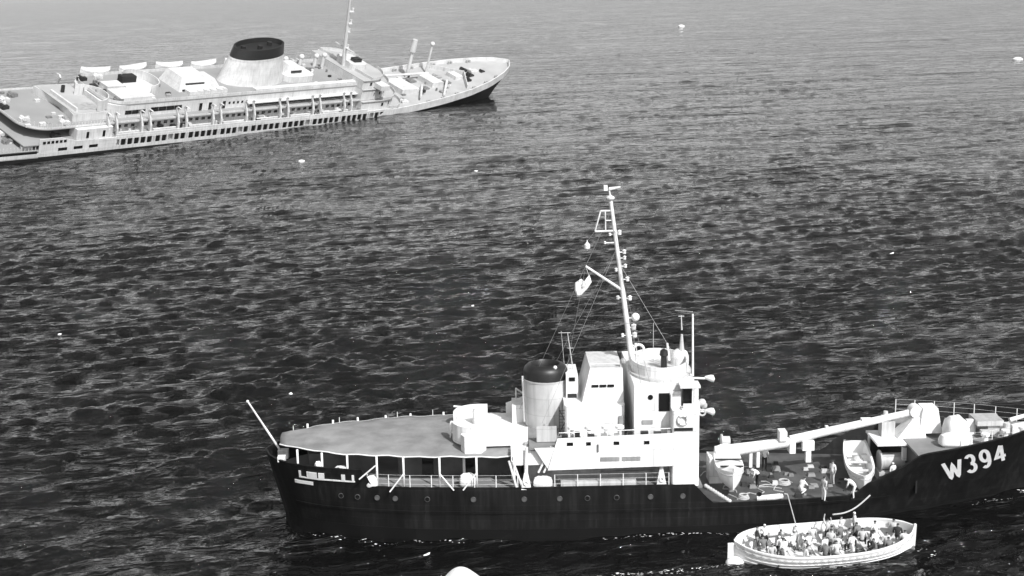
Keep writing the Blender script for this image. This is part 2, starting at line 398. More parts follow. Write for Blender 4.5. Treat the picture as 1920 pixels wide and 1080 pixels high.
# ---- awning over the after deck
def awning():
    xs_ = np.linspace(-25.6, -9.0, 34); R = []
    for i, x in enumerate(xs_):
        hw = float(np.interp(x, [-25.6, -24, -22, -19, -14, -9], [1.1, 2.35, 3.25, 4.1, 4.7, 4.85])); sag = .05*math.sin(i*2.1)
        row = []
        for j in range(13):
            s_ = -1 + 2*j/12
            row.append((x, s_*hw, 5.62 - .32*s_*s_ + .035*math.sin(3.1*x + 5*s_) + .03*math.sin(1.3*x - 7*s_) - .04*abs(math.sin((x + 25.6)*math.pi/2.4))*(1 - s_*s_)))
        R.append(row)
    mb = MB(); mb.rings(R, cap=False, closed=False); o = part('awning', mb, 'canvas', cutter, True)
    md = o.modifiers.new('cloth', 'SOLIDIFY'); md.thickness = .04
    for s_ in (0, 12):
        part('edge_rope', MB().tube([(r[s_][0], r[s_][1], r[s_][2] - .03) for r in R], .045, 6), 'canvas_white', o)
    pole = MB().cyl((0, 0, 0), (0, 0, 2.2), .075, .07, 8); me = pole.mesh('awning_post', True); me.materials.append(MATS['white_paint'])
    for x in (-24.2, -22.5, -20.8, -18.85, -17.1, -14.75, -12.35, -9.9):
        for s_ in (-1, 1):
            q = part('awning_post', me, None, o, loc=(x, s_*(min(hb(x, 3.3) - .2, 5.2)), 3.2))
    tip = MB().cyl((0, 0, 0), (0, 0, .45), .03, .02, 6); me = tip.mesh('stanchion_tip'); me.materials.append(MATS['white_paint'])
    for x in (-25, -22, -18, -15.5): part('post_tip', me, None, o, loc=(x, float(np.interp(x, [-25.6, -22, -19, -14], [1.1, 3.2, 4.1, 4.7])), 5.25))
    for x, d in ((-18.85, -1.1), (-17.1, -.9), (-14.75, .9), (-12.35, -.9), (-9.9, .8)): part('post_brace', MB().cyl((x, -5.22, 5.0 if x == -18.85 else 4.35), (x + d, -5.28, 4.1 if x == -18.85 else 3.2), .05, .05, 6), 'white_paint', o)
awning()
# after deckhouse added, coloured dark to stand in for shade under the awning, and lockers on the after deck
h = part('awning_shade_house', MB().box(-17.6, -9.4, -2.3, 2.3, 3.2, 5.15), 'deck_dark', cutter)
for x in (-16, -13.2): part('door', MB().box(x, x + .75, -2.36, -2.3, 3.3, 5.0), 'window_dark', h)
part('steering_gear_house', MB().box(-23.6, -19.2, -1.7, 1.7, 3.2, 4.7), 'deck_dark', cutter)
def bundle(name, x, y, z, sx, sy, sz, m='canvas_white'):
    mb = MB(); n = 16; prof = [(0.02, 0), (.8, .02), (1, .2), (.98, .55), (.85, .82), (.5, .97), (.02, 1)]
    for i, (r, q) in enumerate(prof): pass
    R = [[(x + sx*r*math.copysign(abs(math.cos(a))**.6, math.cos(a)), y + sy*r*math.copysign(abs(math.sin(a))**.6, math.sin(a)), z + sz*q + .03*sz*math.sin(3*a + q*5)) for a in [2*math.pi*k/n for k in range(n)]] for r, q in prof]
    mb.rings(R); return part(name, mb, m, cutter, True)
bundle('covered_reel', -12.95, -4.55, 3.25, .55, .35, .85); bundle('covered_winch', -19.2, -4.3, 3.2, .42, .3, .8)
bundle('covered_vent', -22.9, -2.4, 3.3, .3, .3, 1.1); bundle('covered_capstan', -21.4, -2.7, 3.3, .5, .4, .85)
# deck rails
def rail(x0, x1, z, dz=1.0, step=1.25, sides=(-1,), yf=None, name='rail_post'):
    post = MB().cyl((0, 0, 0), (0, 0, dz), .035, .03, 6); me = post.mesh(name); me.materials.append(MATS['white_paint'])
    xs_ = np.arange(x0, x1 + .01, step)
    yf = yf or (lambda x, s_: s_*(hb(x, z) - .1))
    for s_ in sides:
        for x in xs_: part(name, me, None, cutter, loc=(x, yf(x, s_), z))
        mb = MB()
        for k in (.36, .68, 1.0):
            mb.tube([(x, yf(x, s_), z + dz*k) for x in xs_], .007, 5)
        part('rail_wire', mb, 'white_paint', cutter)
rail(-19.5, -9.5, 3.2, .95, 1.4, (-1, 1)); rail(-7.3, 0.1, 3.2, .95, 1.48, (-1, 1))
rail(17.6, 27, 4.6, 1.15, 1.28, (1,), name='forecastle_rail_post'); rail(20.2, 26.6, 4.6, 1.25, 1.6, (-1,), name='forecastle_rail_post')
# ---- gun platform aft of the funnel
def roundrect(x0, x1, y0, y1, r, n=7, corners=(1, 1, 1, 1)):
    P = []
    for (cx, cy, a0, c) in ((x1 - r, y1 - r, 0, corners[0]), (x0 + r, y1 - r, 90, corners[1]), (x0 + r, y0 + r, 180, corners[2]), (x1 - r, y0 + r, 270, corners[3])):
        if c: P += [(cx + r*math.cos(rad(a0 + 90*i/(n-1))), cy + r*math.sin(rad(a0 + 90*i/(n-1)))) for i in range(n)]
        else: P.append((cx + (r if a0 in (0, 270) else -r), cy + (r if a0 in (0, 90) else -r)))
    return P
tubp = roundrect(-13.9, -8.9, -3.6, 2.9, 1.7, 8, (0, 1, 1, 0))
g = part('gun_platform', MB().prism(tubp, 5.72, 5.86), 'white_paint', cutter)
near = [(-8.95, -3.55)] + [p for p in tubp if p[1] < -1.2 and p[0] < -9]; near = sorted(near, key=lambda p: math.atan2(p[1] - (-.4), p[0] + 11.4) % (2*math.pi), reverse=True)
part('bulwark', MB().wall(near, 5.6, 6.85, .09), 'white_paint', g)
far = sorted([p for p in tubp if p[1] > -1.3 and p[0] < -11], key=lambda p: -p[1])
far = [(-11.6, 2.85)] + far
part('bulwark', MB().wall(far, 5.75, [6.55]*len(far), .09), 'white_paint', g)
part('bulwark', MB().wall([(-10.3, 2.85), (-8.95, 2.85)], 5.75, [6.6, 7.1], .09), 'white_paint', g)
mb = MB(); P8 = [(-13.35, -3.75), (-13.1, -4.35), (-12.0, -4.35), (-11.7, -3.75), (-11.75, -3.5), (-13.3, -3.5)]; mb.prism(P8, 5.35, 6.5); part('ready_locker', mb, 'white_paint', g)
mb = MB(); mb.lathe([(.42, 0), (.42, .9), (.3, 1.05), (.02, 1.1)], (-12.2, .6, 5.86), 14); part('gun_mount', mb, 'white_paint', g, True)
mb = MB(); mb.cyl((-12.2, .6, 6.9), (-13.9, 1.0, 7.0), .1, .06, 8); part('gun_barrel', mb, 'canvas_white', g)
mb = MB(); mb.torus((-14.0, -1.6, 6.35), .3, .12, 'x', 14, 7); part('mooring_ring', mb, 'white_paint', g, True)
mb = MB(); mb.box(-9.9, -9.0, .4, 2.2, 5.86, 7.15); part('ready_locker', mb, 'white_paint', g)
mb = MB(); mb.tube([(-9.6, 2.0, 7.1), (-9.6, 2.0, 7.9), (-8.9, 2.2, 7.3)], .05, 6); part('ladder_hoop', mb, 'white_paint', g)
for x, y in ((-13.2, -3), (-13.2, 2.4), (-10, -3.2), (-10, 2.5)): part('support_leg', MB().cyl((x, y, 3.2), (x, y, 5.74), .09, .09, 8), 'white_paint', g)
# ---- main superstructure
ml = part('main_deckhouse', MB().box(-9.2, .35, -4.0, 4.0, 3.2, 5.85), 'house_grey', cutter)
bt = part('boat_deck', MB().box(-8.9, .3, -5.38, 5.38, 5.86, 6.0), 'deck_grey', cutter)
for s_ in (-1, 1):
    y0, y1 = (-5.5, -5.4) if s_ < 0 else (5.4, 5.5)
    o = part('side_plating', MB().add([(-7.75, y0, 4.5), (.32, y0, 4.62), (.32, y0, 6.82), (-7.1, y0, 6.62), (-7.75, y1, 4.5), (.32, y1, 4.62), (.32, y1, 6.82), (-7.1, y1, 6.62)], [(0,1,2,3), (7,6,5,4), (0,4,5,1), (1,5,6,2), (2,6,7,3), (3,7,4,0)]), 'white_paint', cutter)
    if s_ < 0:
        for x, w_ in ((-6.3, .4), (-5.1, .3), (-3.3, .36), (-1.35, .34)): part('scuttle', MB().box(x - w_/2, x + w_/2, -5.53, -5.49, 6.14, 6.36), 'window_dark', o)
        part('pipe', MB().cyl((-4.5, -5.54, 5.7), (-4.5, -5.54, 6.2), .06, .06, 6), 'steel', o)
        for a, b in ((-4.35, -3.1), (-2.95, -1.75)):
            gm = MB()
            for k in range(4): gm.box(a, b, -5.55, -5.5, 5.06 + k*.075, 5.1 + k*.075)
            part('vent_grille', gm, 'house_grey', o)
mb = MB(); mb.tube([(-7.0, -5.3, 6.95), (.2, -5.3, 7.1)], .03, 6); part('boat_deck_rail', mb, 'white_paint', cutter)
for x in np.arange(-6.8, .2, .85): part('locker', MB().box(x, x + random.uniform(.3, .6), -5.2, -4.85, 6.0, 6.0 + random.uniform(.7, .95)), random.choice(['black_paint', 'house_grey', 'black_paint']), bt)  # mostly black boxes, added to stand in for the shadowy gap at the rail
for x in (-6.1, -5.0, -3.9, -3.0):
    part('mushroom_vent', MB().lathe([(.12, 0), (.12, .9), (.3, .95), (.28, 1.1), (.05, 1.2)], (x, -4.5, 6.0), 10), 'white_paint', bt, True)
h1 = part('engine_casing', MB().prism(roundrect(-6.5, -2.55, -3.3, 3.3, .25, 4), 6.0, 8.1), 'white_paint', cutter)
part('hose_box', MB().box(-2.95, -2.6, -3.42, -3.3, 6.4, 7.4), 'house_grey', h1)
h2 = part('radio_house', MB().frustum((-5.3, -2.55, -2.5, 2.5), (-4.75, -2.6, -2.2, 2.2), 8.1, 10.35), 'white_paint', cutter)
for k in range(3): part('window', MB().box(-4.65 + k*.52, -4.22 + k*.52, -2.44, -2.3, 9.12, 9.28), 'window_dark', h2)
part('roof_rail', MB().tube([(-4.7, -2.0, 10.35), (-4.7, -2.0, 10.6), (-2.7, -2.0, 10.6), (-2.7, -2.0, 10.35)], .03, 6), 'white_paint', h2)
part('searchlight', MB().ball((-2.55, -2.0, 10.75), .22, 10), 'house_grey', h2, True)
# space between radio house and funnel: lattice ladder, boxes
mb = MB()
for x in (-6.85, -6.45): mb.cyl((x, -3.0, 6.0), (x, -3.0, 8.0), .03, .03, 5)
for k in range(9): mb.cyl((-6.85, -3.0, 6.15 + k*.2), (-6.45, -3.0, 6.15 + k*.2), .022, .022, 5)
mb.cyl((-6.85, -3.0, 6.2), (-6.45, -3.0, 7.0), .03, .03, 5); mb.cyl((-6.45, -3.0, 7.0), (-6.85, -3.0, 7.8), .03, .03, 5)
part('ladder', mb, 'black_paint', cutter)
mb = MB().box(-6.3, -5.5, -1.4, 1.4, 8.1, 9.7); part('vent_trunk', mb, 'white_paint', cutter)
for z in (8.3, 9.85): part('trunk_opening', MB().box(-6.2, -5.6, -1.46, -1.41, z - .15, z + .12) if z < 9 else MB().box(-6.1, -5.7, -1.46, -1.41, 9.3, 9.55), 'window_dark', cutter)
part('dodger', MB().wall([(-8.4, -4.3), (-7.1, -4.3)], 6.05, 7.1, .05), 'grey_white_paint', cutter)
# ---- funnel
fu = part('funnel', MB().lathe([(1.52, 0), (1.52, 3.1), (1.56, 3.12), (1.56, 3.22), (1.5, 3.22)], (-7.5, 0, 6.0), 32, 1.0, 1.0, (-.03, 0)), 'grey_white_paint', cutter, True)
part('funnel_cap', MB().lathe([(1.5, 3.22), (1.5, 3.72), (1.42, 3.95), (1.25, 4.12), (1.0, 4.2), (.95, 4.12), (.9, 3.8), (.05, 3.75)], (-7.5, 0, 6.0), 32, 1, 1, (-.03, 0)), 'black_paint', fu, True)
part('steam_pipe', MB().cyl((-9.05, -.3, 6.2), (-9.15, -.3, 9.4), .09, .09, 8), 'white_paint', fu, True)
part('whistle', MB().ball((-7.0, -1.05, 10.15), .14, 8), 'white_paint', fu, True)
# ---- white side bridge block and pilothouse
fb = part('side_tower', MB().prism(roundrect(.3, 2.05, -5.48, 5.48, .15, 4), 3.22, 8.32), 'white_paint', cutter)
part('name_board', MB().box(.42, 1.62, -5.53, -5.49, 6.98, 7.18), 'black_paint', fb)
ph = part('pilothouse', MB().prism(roundrect(-2.05, 2.0, -4.4, 4.4, 1.0, 8, (1, 0, 0, 1)), 6.0, 9.75), 'white_paint', cutter)
part('door', MB().box(-.45, .25, -4.45, -4.38, 8.0, 9.2), 'window_dark', ph); part('door_leaf', MB().box(.28, .95, -4.75, -4.68, 7.9, 9.4), 'white_paint', ph)
part('porthole', MB().cyl((-1.0, -4.45, 8.95), (-1.0, -4.38, 8.95), .17, .17, 12), 'window_dark', ph)
part('number_board', MB().box(-1.55, -.85, -4.46, -4.41, 7.15, 7.42), 'house_grey', ph)
part('side_window', MB().box(1.05, 1.62, -4.95, -4.3, 8.45, 9.6), 'window_dark', ph)
for k in range(7): part('front_window', MB().box(1.98, 2.03, -2.9 + k*.84, -2.3 + k*.84, 8.7, 9.4), 'window_dark', ph)
wing = [(.95, -4.6), (.95, -5.2), (1.85, -5.3), (2.1, -4.6)]
part('bridge_wing', MB().prism([(.9, -4.35), (.9, -5.4), (2.1, -5.4), (2.1, -4.35)][::1], 8.34, 8.44).wall([(1.0, -5.36), (1.0, -5.36), (2.06, -5.36), (2.06, -4.4)], 8.4, 8.75, .07), 'white_paint', ph)
part('wing_post', MB().box(1.7, 1.98, -5.38, -5.15, 8.4, 9.92), 'white_paint', ph)
part('wing_roof', MB().box(.8, 2.1, -5.42, -4.2, 9.78, 9.94), 'white_paint', ph)
oval = [(.0 + 1.85*math.cos(2*math.pi*i/28), -.75 + 2.6*math.sin(2*math.pi*i/28)) for i in range(28)]
fl = part('flying_bridge', MB().prism([(.0 + 2.1*math.cos(2*math.pi*i/28), -.75 + 3.2*math.sin(2*math.pi*i/28)) for i in range(28)], 9.76, 9.9), 'grey_white_paint', cutter)
part('bulwark', MB().wall(oval, 9.82, 10.6, .09, True), 'white_paint', fl)
part('compass_stand', MB().lathe([(.22, 0), (.2, .8), (.3, .9), (.25, 1.2), (.03, 1.35)], (.3, -.8, 9.9), 12), 'black_paint', fl, True)
part('director_dome', MB().lathe([(.62, 0), (.62, .5), (.5, .85), (.2, 1.05), (.02, 1.08)], (1.5, .2, 9.9), 16), 'white_paint', fl, True)
part('loop_antenna', MB().torus((-1.3, 0, 11.0), .34, .09, 'y', 20, 8).cyl((-1.3, 0, 9.9), (-1.3, 0, 10.7), .06, .06, 8), 'white_paint', fl, True)
part('voice_pipe', MB().cyl((.75, 0, 10.2), (.62, 0, 11.4), .1, .07, 8), 'white_paint', fl, True)
part('whip_antenna', MB().cyl((2.0, -2.6, 9.8), (1.95, -2.6, 14.0), .075, .06, 8).tube([(1.95, -2.6, 14.15), (1.0, -1.0, 13.9)], .015, 4), 'white_paint', fl)
part('whip_antenna', MB().cyl((1.6, 0, 10.5), (1.6, 0, 12.0), .22, .07, 8).cyl((1.6, 0, 12.3), (1.55, 0, 13.3), .05, .03, 8).cyl((1.35, 0, 13.25), (1.75, 0, 13.25), .03, .03, 5), 'grey_white_paint', fl)
part('whip_antenna', MB().cyl((-.2, 1, 9.9), (-.2, 1, 12.6), .025, .015, 6), 'grey_white_paint', fl)
for y, z, n_ in ((-3.6, 9.9, 1), (-3.9, 7.75, 2)):
    mb = MB(); mb.cyl((1.9, y, z + .05), (2.75, y, z), .07, .07, 8); mb.lathe([(.02, -.5), (.14, -.42), (.3, -.05), (.3, .1), (.02, .2)], (0, 0, 0), 14)
    k = len(mb.v) - 14*5
    for i in range(k, len(mb.v)):
        a, b, c = mb.v[i]; mb.v[i] = (3.1 + c, y + b, z + a*.75 - c*.15)
    part('searchlight', mb, 'white_paint', ph, True)
part('horn_cluster', MB().ball((2.35, -4.4, 8.5), .28, 10).ball((2.55, -4.0, 8.2), .22, 10).torus((2.35, -4.6, 7.9), .2, .06, 'y', 12, 6), 'grey_white_paint', ph, True)
part('aft_antenna', MB().cyl((-5.75, 0, 9.7), (-6.1, 0, 12.3), .04, .03, 6).cyl((-6.3, .4, 9.7), (-6.5, .4, 12.3), .02, .015, 5).cyl((-6.7, 0, 12.27), (-5.9, 0, 12.27), .025, .025, 5).cyl((-6.1, 0, 11.2), (-5.7, 0, 11.2), .02, .02, 5), 'grey_white_paint', cutter)
# ---- mast
MB0, MT0 = V3(-1.5, 0, 8.2), V3(-3.15, 0, 21.0)
def mp(z): return MB0 + (MT0 - MB0)*(z - MB0[2])/(MT0[2] - MB0[2])
mast = part('mast', MB().cyl(MB0, mp(15.2), .2, .165, 12).cyl(mp(15.2), mp(21.0), .155, .12, 12), 'mast_paint', cutter, True)
mb = MB(); q = mp(21); mb.cyl(q, mp(21.55), .14, .1, 8); mb.ball(mp(21.35), .3, 10, 1, 1, .55); mb.cyl(mp(21.5), mp(22.0), .06, .05, 6)
mb.box(mp(22)[0] - .35, mp(22)[0] - .1, -.15, .15, 21.85, 22.2); mb.cyl(mp(21.95), mp(21.95) + V3(.75, 0, .12), .12, .05, 8); part('wind_vane', mb, 'mast_paint', mast)
mb = MB(); a, b = mp(19.15), mp(20.5)
for p0, p1, r in ((a, a + V3(-1.3, 0, -.02), .07), (b, b + V3(-.75, 0, 0), .06), (b + V3(-.75, 0, 0), a + V3(-1.3, 0, 0), .05), (b + V3(-.45, 0, 0), a + V3(-.6, 0, 0), .045), (mp(19.85), mp(19.85) + V3(-.55, 0, 0), .045), (a + V3(0, -.5, 0), a + V3(0, .5, 0), .06)): mb.cyl(p0, p1, r, r, 6)
part('crosstree', mb, 'mast_paint', mast)
yd = part('yard', MB().cyl(mp(15.1), (-4.85, 0, 16.8), .1, .075, 8), 'mast_paint', mast)
for z, dx, s_ in ((19.0, .3, .16), (18.9, -.35, .1), (18.35, -.75, .09), (17.7, .45, .15), (17.3, .42, .13), (16.75, .4, .13), (16.5, -.25, .12), (15.85, .42, .15), (14.6, -.38, .13), (14.55, .42, .16), (12.55, .42, .2), (12.0, -.4, .12), (12.0, .42, .18), (11.3, .4, .12)):
    p = mp(z); mb = MB(); mb.cyl(p, p + V3(dx, 0, 0), .04, .04, 6); mb.lathe([(.02, -s_), (s_*.75, -s_), (s_*.75, s_*.4), (s_, s_*.5), (.03, s_)], p + V3(dx, 0, s_*.3), 10); part('mast_lamp', mb, 'mast_paint', mast)
p = mp(13.2); part('fog_light', MB().cyl(p, p + V3(.55, 0, 0), .05, .05, 6).ball(p + V3(.62, 0, .05), .29, 12), 'white_paint', mast, True)
mb = MB(); mb.cyl(mp(11.5) + V3(.45, 0, -.3), mp(9.6) + V3(.42, 0, 0), .03, .03, 5); part('mast_ladder', mb, 'mast_paint', mast)
part('signal_block', MB().lathe([(.03, -.28), (.2, -.12), (.2, .12), (.05, .3), (.02, .45)], (-4.75, -.1, 18.15), 10), 'mast_paint', mast)
stay = MB()
for p0, p1 in ((mp(20.6), (-9.4, 0, 7.0)), (mp(16.5), (-1.0, -4.2, 9.8)), (mp(16.5), (-1.0, 4.2, 9.8)), (V3(-4.85, 0, 16.8), (-6.2, 0, 9.6)), (mp(19.15) + V3(-1.3, 0, 0), V3(-4.75, -.1, 18.5)), (mp(20.5), V3(-4.85, 0, 16.8)), (mp(19.15) + V3(0, -.5, 0), (-1.6, -4.0, 9.8)), (mp(19.15) + V3(0, .5, 0), (-1.6, 4.0, 9.8)), (mp(18), (-8.0, -3.3, 7.0)), (mp(18), (-8.0, 3.3, 7.0)), (mp(17), (1.2, -3, 10.5)), ((1.95, -2.6, 14.1), (-6.1, 0, 12.2))): stay.cyl(p0, p1, .012, .012, 4)
part('rigging', stay, 'steel', mast)
# hoisted white pennant: its own thing
def flag():
    P = []; n = 8
    base = [(-4.6, 16.2), (-4.45, 15.7), (-4.75, 15.2), (-5.15, 14.85), (-5.45, 14.75), (-5.6, 15.2), (-5.55, 15.7), (-5.15, 15.95), (-4.95, 15.75)]
    c = np.mean(base, 0); R = []
    for k in range(4): R.append([(c[0] + (x - c[0])*(1 - .25*k), .05 + .1*math.sin(x*5 + k) , c[1] + (z - c[1])*(1 - .25*k)) for x, z in base])
    R.append([(c[0], .12, c[1])]*len(base))
    mb = MB(); mb.rings(R[:4], cap=False); mb.add(R[3], [tuple(range(len(base)))])
    mb.cyl((-4.85, 0, 16.8), (-4.62, 0, 16.1), .012, .012, 4)
    me = mb.mesh('signal_flag', True); me.transform(Matrix.Translation((4.85, 0, -16.8)))
    o = part('signal_flag', me, 'cloth_white'); o.matrix_world = CUTM @ Matrix.Translation((-4.85, 0, 16.8))
    md = o.modifiers.new('cloth', 'SOLIDIFY'); md.thickness = .015
    tag(o, 'white signal flag hanging limp from the cutter mast yard', 'flag')
flag()
# ---- davits, braces, lockers abreast the funnel
def davit(x, y, top, foot):
    mb = MB(); mb.frustum((x - .33, x + .33, y - .2, y + .2), (x - .12, x + .12, y - .1, y + .1), 3.2, 4.3); mb.cyl((x, y, 4.2), (x + .05, y, top), .13, .1, 10); mb.torus((x, y - .22, 3.65), .13, .05, 'y', 12, 6)
    return part('boat_davit', mb, 'white_paint', cutter)
davit(-9.15, -5.25, 6.0, 0); davit(-.35, -5.1, 5.2, 0)
mb = MB(); mb.box(-10.1, -7.9, -5.1, -3.9, 4.75, 5.7); mb.add([(-8.6, -5.45, 6.0), (-7.3, -5.45, 6.0), (-7.75, -5.45, 4.6), (-8.6, -5.3, 6.0), (-7.3, -5.3, 6.0), (-7.75, -5.3, 4.6)], [(0,1,2), (5,4,3), (0,3,4,1), (1,4,5,2), (2,5,3,0)]); part('side_locker', mb, 'white_paint', cutter)
mb = MB()
for x0, x1 in ((-10.25, -9.75), (-10.0, -9.35), (-7.5, -8.35), (-7.2, -8.0)): mb.cyl((x0, -5.2, 5.1 if x0 < -9 else 6.0), (x1, -5.3, 3.2 if x0 < -9 else 4.3), .07, .07, 8)
part('deck_brace', mb, 'white_paint', cutter)
bundle('hose_reel', -8.05, -5.0, 3.22, .65, .3, .75, 'white_paint'); part('side_bench', MB().box(-6.9, -2.0, -5.25, -4.9, 3.22, 3.62), 'grey_white_paint', cutter)
part('pipe_rack', MB().cyl((-6.8, -4.15, 4.1), (-.6, -4.15, 4.1), .08, .08, 6).cyl((-4.2, -4.12, 3.8), (-.8, -4.12, 3.8), .1, .1, 6), 'steel', cutter)
# ---- cargo boom, its heel, gallows on the forecastle
boom = part('cargo_boom', MB().cyl((9.0, -.5, 4.55), (17.9, 0, 6.3), .31, .22, 12), 'white_paint', cutter, True)
part('boom_heel', MB().cyl((3.9, -.5, 3.75), (9.3, -.5, 4.45),   .46, .32, 14).box(3.4, 4.3, -1.2, .2, 1.8, 3.6), 'white_paint', boom, True)
for bx in ((8.2, 8.7, -.95, -.05, 4.6, 5.25), (8.9, 9.3, -.9, -.1, 3.7, 4.4), (9.8, 10.6, -.8, -.3, 3.85, 4.5), (10.05, 10.4, -.75, -.4, 3.0, 3.85), (11.4, 11.6, -.5, -.2, 5.0, 5.45), (13.9, 14.6, -.4, .1, 5.55, 5.85)): part('boom_tackle', MB().box(*bx), 'white_paint', boom)

for x in (6.2, 6.7): part('cradle_post', MB().box(x, x + .2, -.7, -.4, 2.7, 3.9), 'white_paint', boom)
ga = part('winch_house_roof', MB().box(14.6, 18.9, -1.9, 1.2, 4.42, 4.56), 'white_paint', cutter)
for x, y in ((17.3, -1.8), (17.75, -1.85), (14.8, 1.0), (17.5, 1.0)): part('roof_post', MB().cyl((x, y, 1.8), (x, y, 4.43), .09, .09, 8), 'white_paint', ga)
mb = MB(); mb.cyl((15.1, -.9, 3.05), (17.1, -.9, 3.05), .55, .55, 16); mb.cyl((15.0, -.9, 3.05), (15.1, -.9, 3.05), .75, .75, 16); mb.cyl((17.1, -.9, 3.05), (17.2, -.9, 3.05), .75, .75, 16); mb.box(14.9, 17.3, -1.5, -.3, 1.8, 2.4); part('winch_drum', mb, 'grey_white_paint', cutter, True)
mb = MB(); mb.box(16.4, 17.0, -1.7, -1.3, 3.3, 4.2); part('winch_control', mb, 'white_paint', cutter)
mb = MB(); mb.add([(16.2, -.9, 4.55), (18.2, -.9, 4.55), (18.0, -.5, 6.0), (17.3, -.5, 5.8), (16.2, .7, 4.55), (18.2, .7, 4.55), (18.0, .3, 6.0), (17.3, .3, 5.8)], [(0,1,2,3), (7,6,5,4), (0,4,5,1), (1,5,6,2), (2,6,7,3), (3,7,4,0)]); part('boom_gallows', mb, 'white_paint', cutter)
mb = MB(); mb.prism([(15.3, -.3), (16.2, -.3), (16.2, .6), (15.3, .6)], 4.56, 5.6); mb.cyl((15.6, 0, 5.5), (15.6, 0, 6.3), .25, .15, 8); part('gallows_vent', mb, 'grey_white_paint', cutter)
part('boom_head_box', MB().frustum((17.7, 19.3, -.8, .9), (18.0, 19.0, -.6, .7), 4.9, 6.6).cyl((18.0, 0, 4.6), (18.0, 0, 5.0), .4, .4, 10), 'white_paint', cutter)
part('boom_sheave', MB().cyl((17.6, -.4, 6.3), (17.6, .4, 6.3), .42, .42, 14), 'white_paint', cutter, True)
bundle('covered_windlass', 19.9, -1.7, 4.6, .8, 1.0, 1.75, 'canvas_white'); bundle('covered_windlass', 19.5, -2.6, 4.6, 1.0, .6, .9, 'canvas_white')
mb = MB(); mb.box(21.6, 23.4, -1.0, .8, 5.4, 5.75); mb.box(21.8, 23.0, -1.4, -.9, 4.9, 5.15); mb.cyl((23.6, -1.0, 4.6), (23.6, -1.0, 5.6), .25, .22, 10); mb.box(22.4, 23.2, -.8, .6, 4.6, 5.4); part('anchor_windlass', mb, 'grey_white_paint', cutter)
mb = MB(); mb.cyl((24.0, -.4, 5.6), (27.0, .2, 6.2), .16, .1, 8); mb.box(24.2, 26.6, -.6, .5, 4.6, 5.2); part('jackstaff_spar', mb, 'white_paint', cutter)
for x, y in ((21.6, -2.6), (23.2, -1.9), (24.6, -1.3)): part('bollard', MB().lathe([(.3, 0), (.22, .1), (.2, .6), (.3, .65), (.28, .8), (.02, .82)], (x, y, 4.6), 10), 'white_paint', cutter, True)
# deck gear on the buoy deck
def coil(x, y, z, r):
    mb = MB()
    for k in range(3): mb.torus((x, y, z + .06 + k*.09), r*(1 - .12*k), .06, 'z', 16, 6)
    o = part('rope_coil', mb, 'rope', None, True); o.matrix_world = CUTM; return o
coil_labels = [(5.2, -4.2, .35, 'coil of pale rope on the buoy deck just forward of the white side tower'), (8.4, -1.6, .42, 'coil of pale rope on the dark deck below the cargo boom'), (12.6, -4.2, .3, 'coil of rope by the starboard side near the open dinghy')]
for x, y, r, lab in coil_labels: tag(coil(x, y, 1.8, r), lab, 'rope', 'rope coils on the buoy deck')
mb = MB(); mb.tube([(6.0, -4.7, 1.98), (6.6, -4.75, 2.02), (7.2, -4.65, 2.0), (7.7, -4.55, 2.05)], .16, 8); mb.tube([(6.3, -4.5, 2.0), (7.6, -4.35, 2.05)], .1, 7); o = part('canvas_roll', mb, 'canvas_white', None, True); o.matrix_world = CUTM; tag(o, 'long white roll of canvas lying at the edge of the buoy deck', 'canvas')
for k in range(46):
    x, y = random.uniform(4.4, 12.5), random.uniform(-4.3, 3.0); s_ = random.uniform(.07, .3)
    part('deck_fitting', MB().frustum((x - s_, x + s_, y - s_*.7, y + s_*.7), (x - s_*.8, x + s_*.8, y - s_*.5, y + s_*.5), 1.8, 1.8 + s_*random.uniform(.5, 1.3)), random.choice(['black_paint', 'black_paint', 'steel', 'deck_grey', 'grey_white_paint']), cutter)
for k in range(22):
    x, y = random.uniform(19.2, 24.5), random.uniform(-2.4, 2.0); s_ = random.uniform(.1, .3)
    part('forecastle_fitting', MB().frustum((x - s_, x + s_, y - s_*.7, y + s_*.7), (x - s_*.8, x + s_*.8, y - s_*.5, y + s_*.5), 4.6, 4.6 + s_*random.uniform(1.5, 4)), random.choice(['black_paint', 'white_paint', 'steel', 'grey_white_paint', 'white_paint']), cutter)
for k in range(7):
    x, y, a = random.uniform(4.6, 11.5), random.uniform(-4.2, 1.5), random.uniform(0, 6.28)
    part('deck_line', MB().tube([(x + .35*t*math.cos(a + .5*math.sin(t*1.3 + k)), y + .35*t*math.sin(a + .5*math.sin(t*1.3 + k)), 1.83) for t in range(7)], .035, 5), 'rope', cutter)
mb = MB(); mb.cyl((4.6, .9, 4.1), (5.1, .9, 4.1), .35, .35, 18); mb.cyl((4.5, .9, 4.1), (4.6, .9, 4.1), .5, .5, 18); part('wire_drum', mb, 'grey_white_paint', cutter, True)
mb = MB()
for k in range(11):
    x = 2.5 + k*.16; mb.ball((x, -5.45 + .02*k, 3.2 - .115*k), .14, 8)
part('fender_chain', mb, 'grey_white_paint', hull, True)

# ------------------------------------------------------------------ lifebuoys (hung on the ship: things of their own)
def lifebuoy(x, y, z, label):
    mb = MB().torus((0, 0, 0), .3, .075, 'y', 22, 8); o = thing('lifebuoy', label, 'lifebuoy', cut_world(x, y, z), (0, 0, CUT_YAW), 'lifebuoys')
    part('ring', mb, 'sign_white', o, True)
    bd = MB()
    for a in range(4):
        c = (.3*math.cos(a*math.pi/2 + .78), 0, .3*math.sin(a*math.pi/2 + .78)); bd.ball(c, .1, 8, 1, .9, 1)
    part('bands', bd, 'house_grey', o, True)
lifebuoy(.95, -5.58, 7.72, 'ring lifebuoy on the white side tower above the black name board')

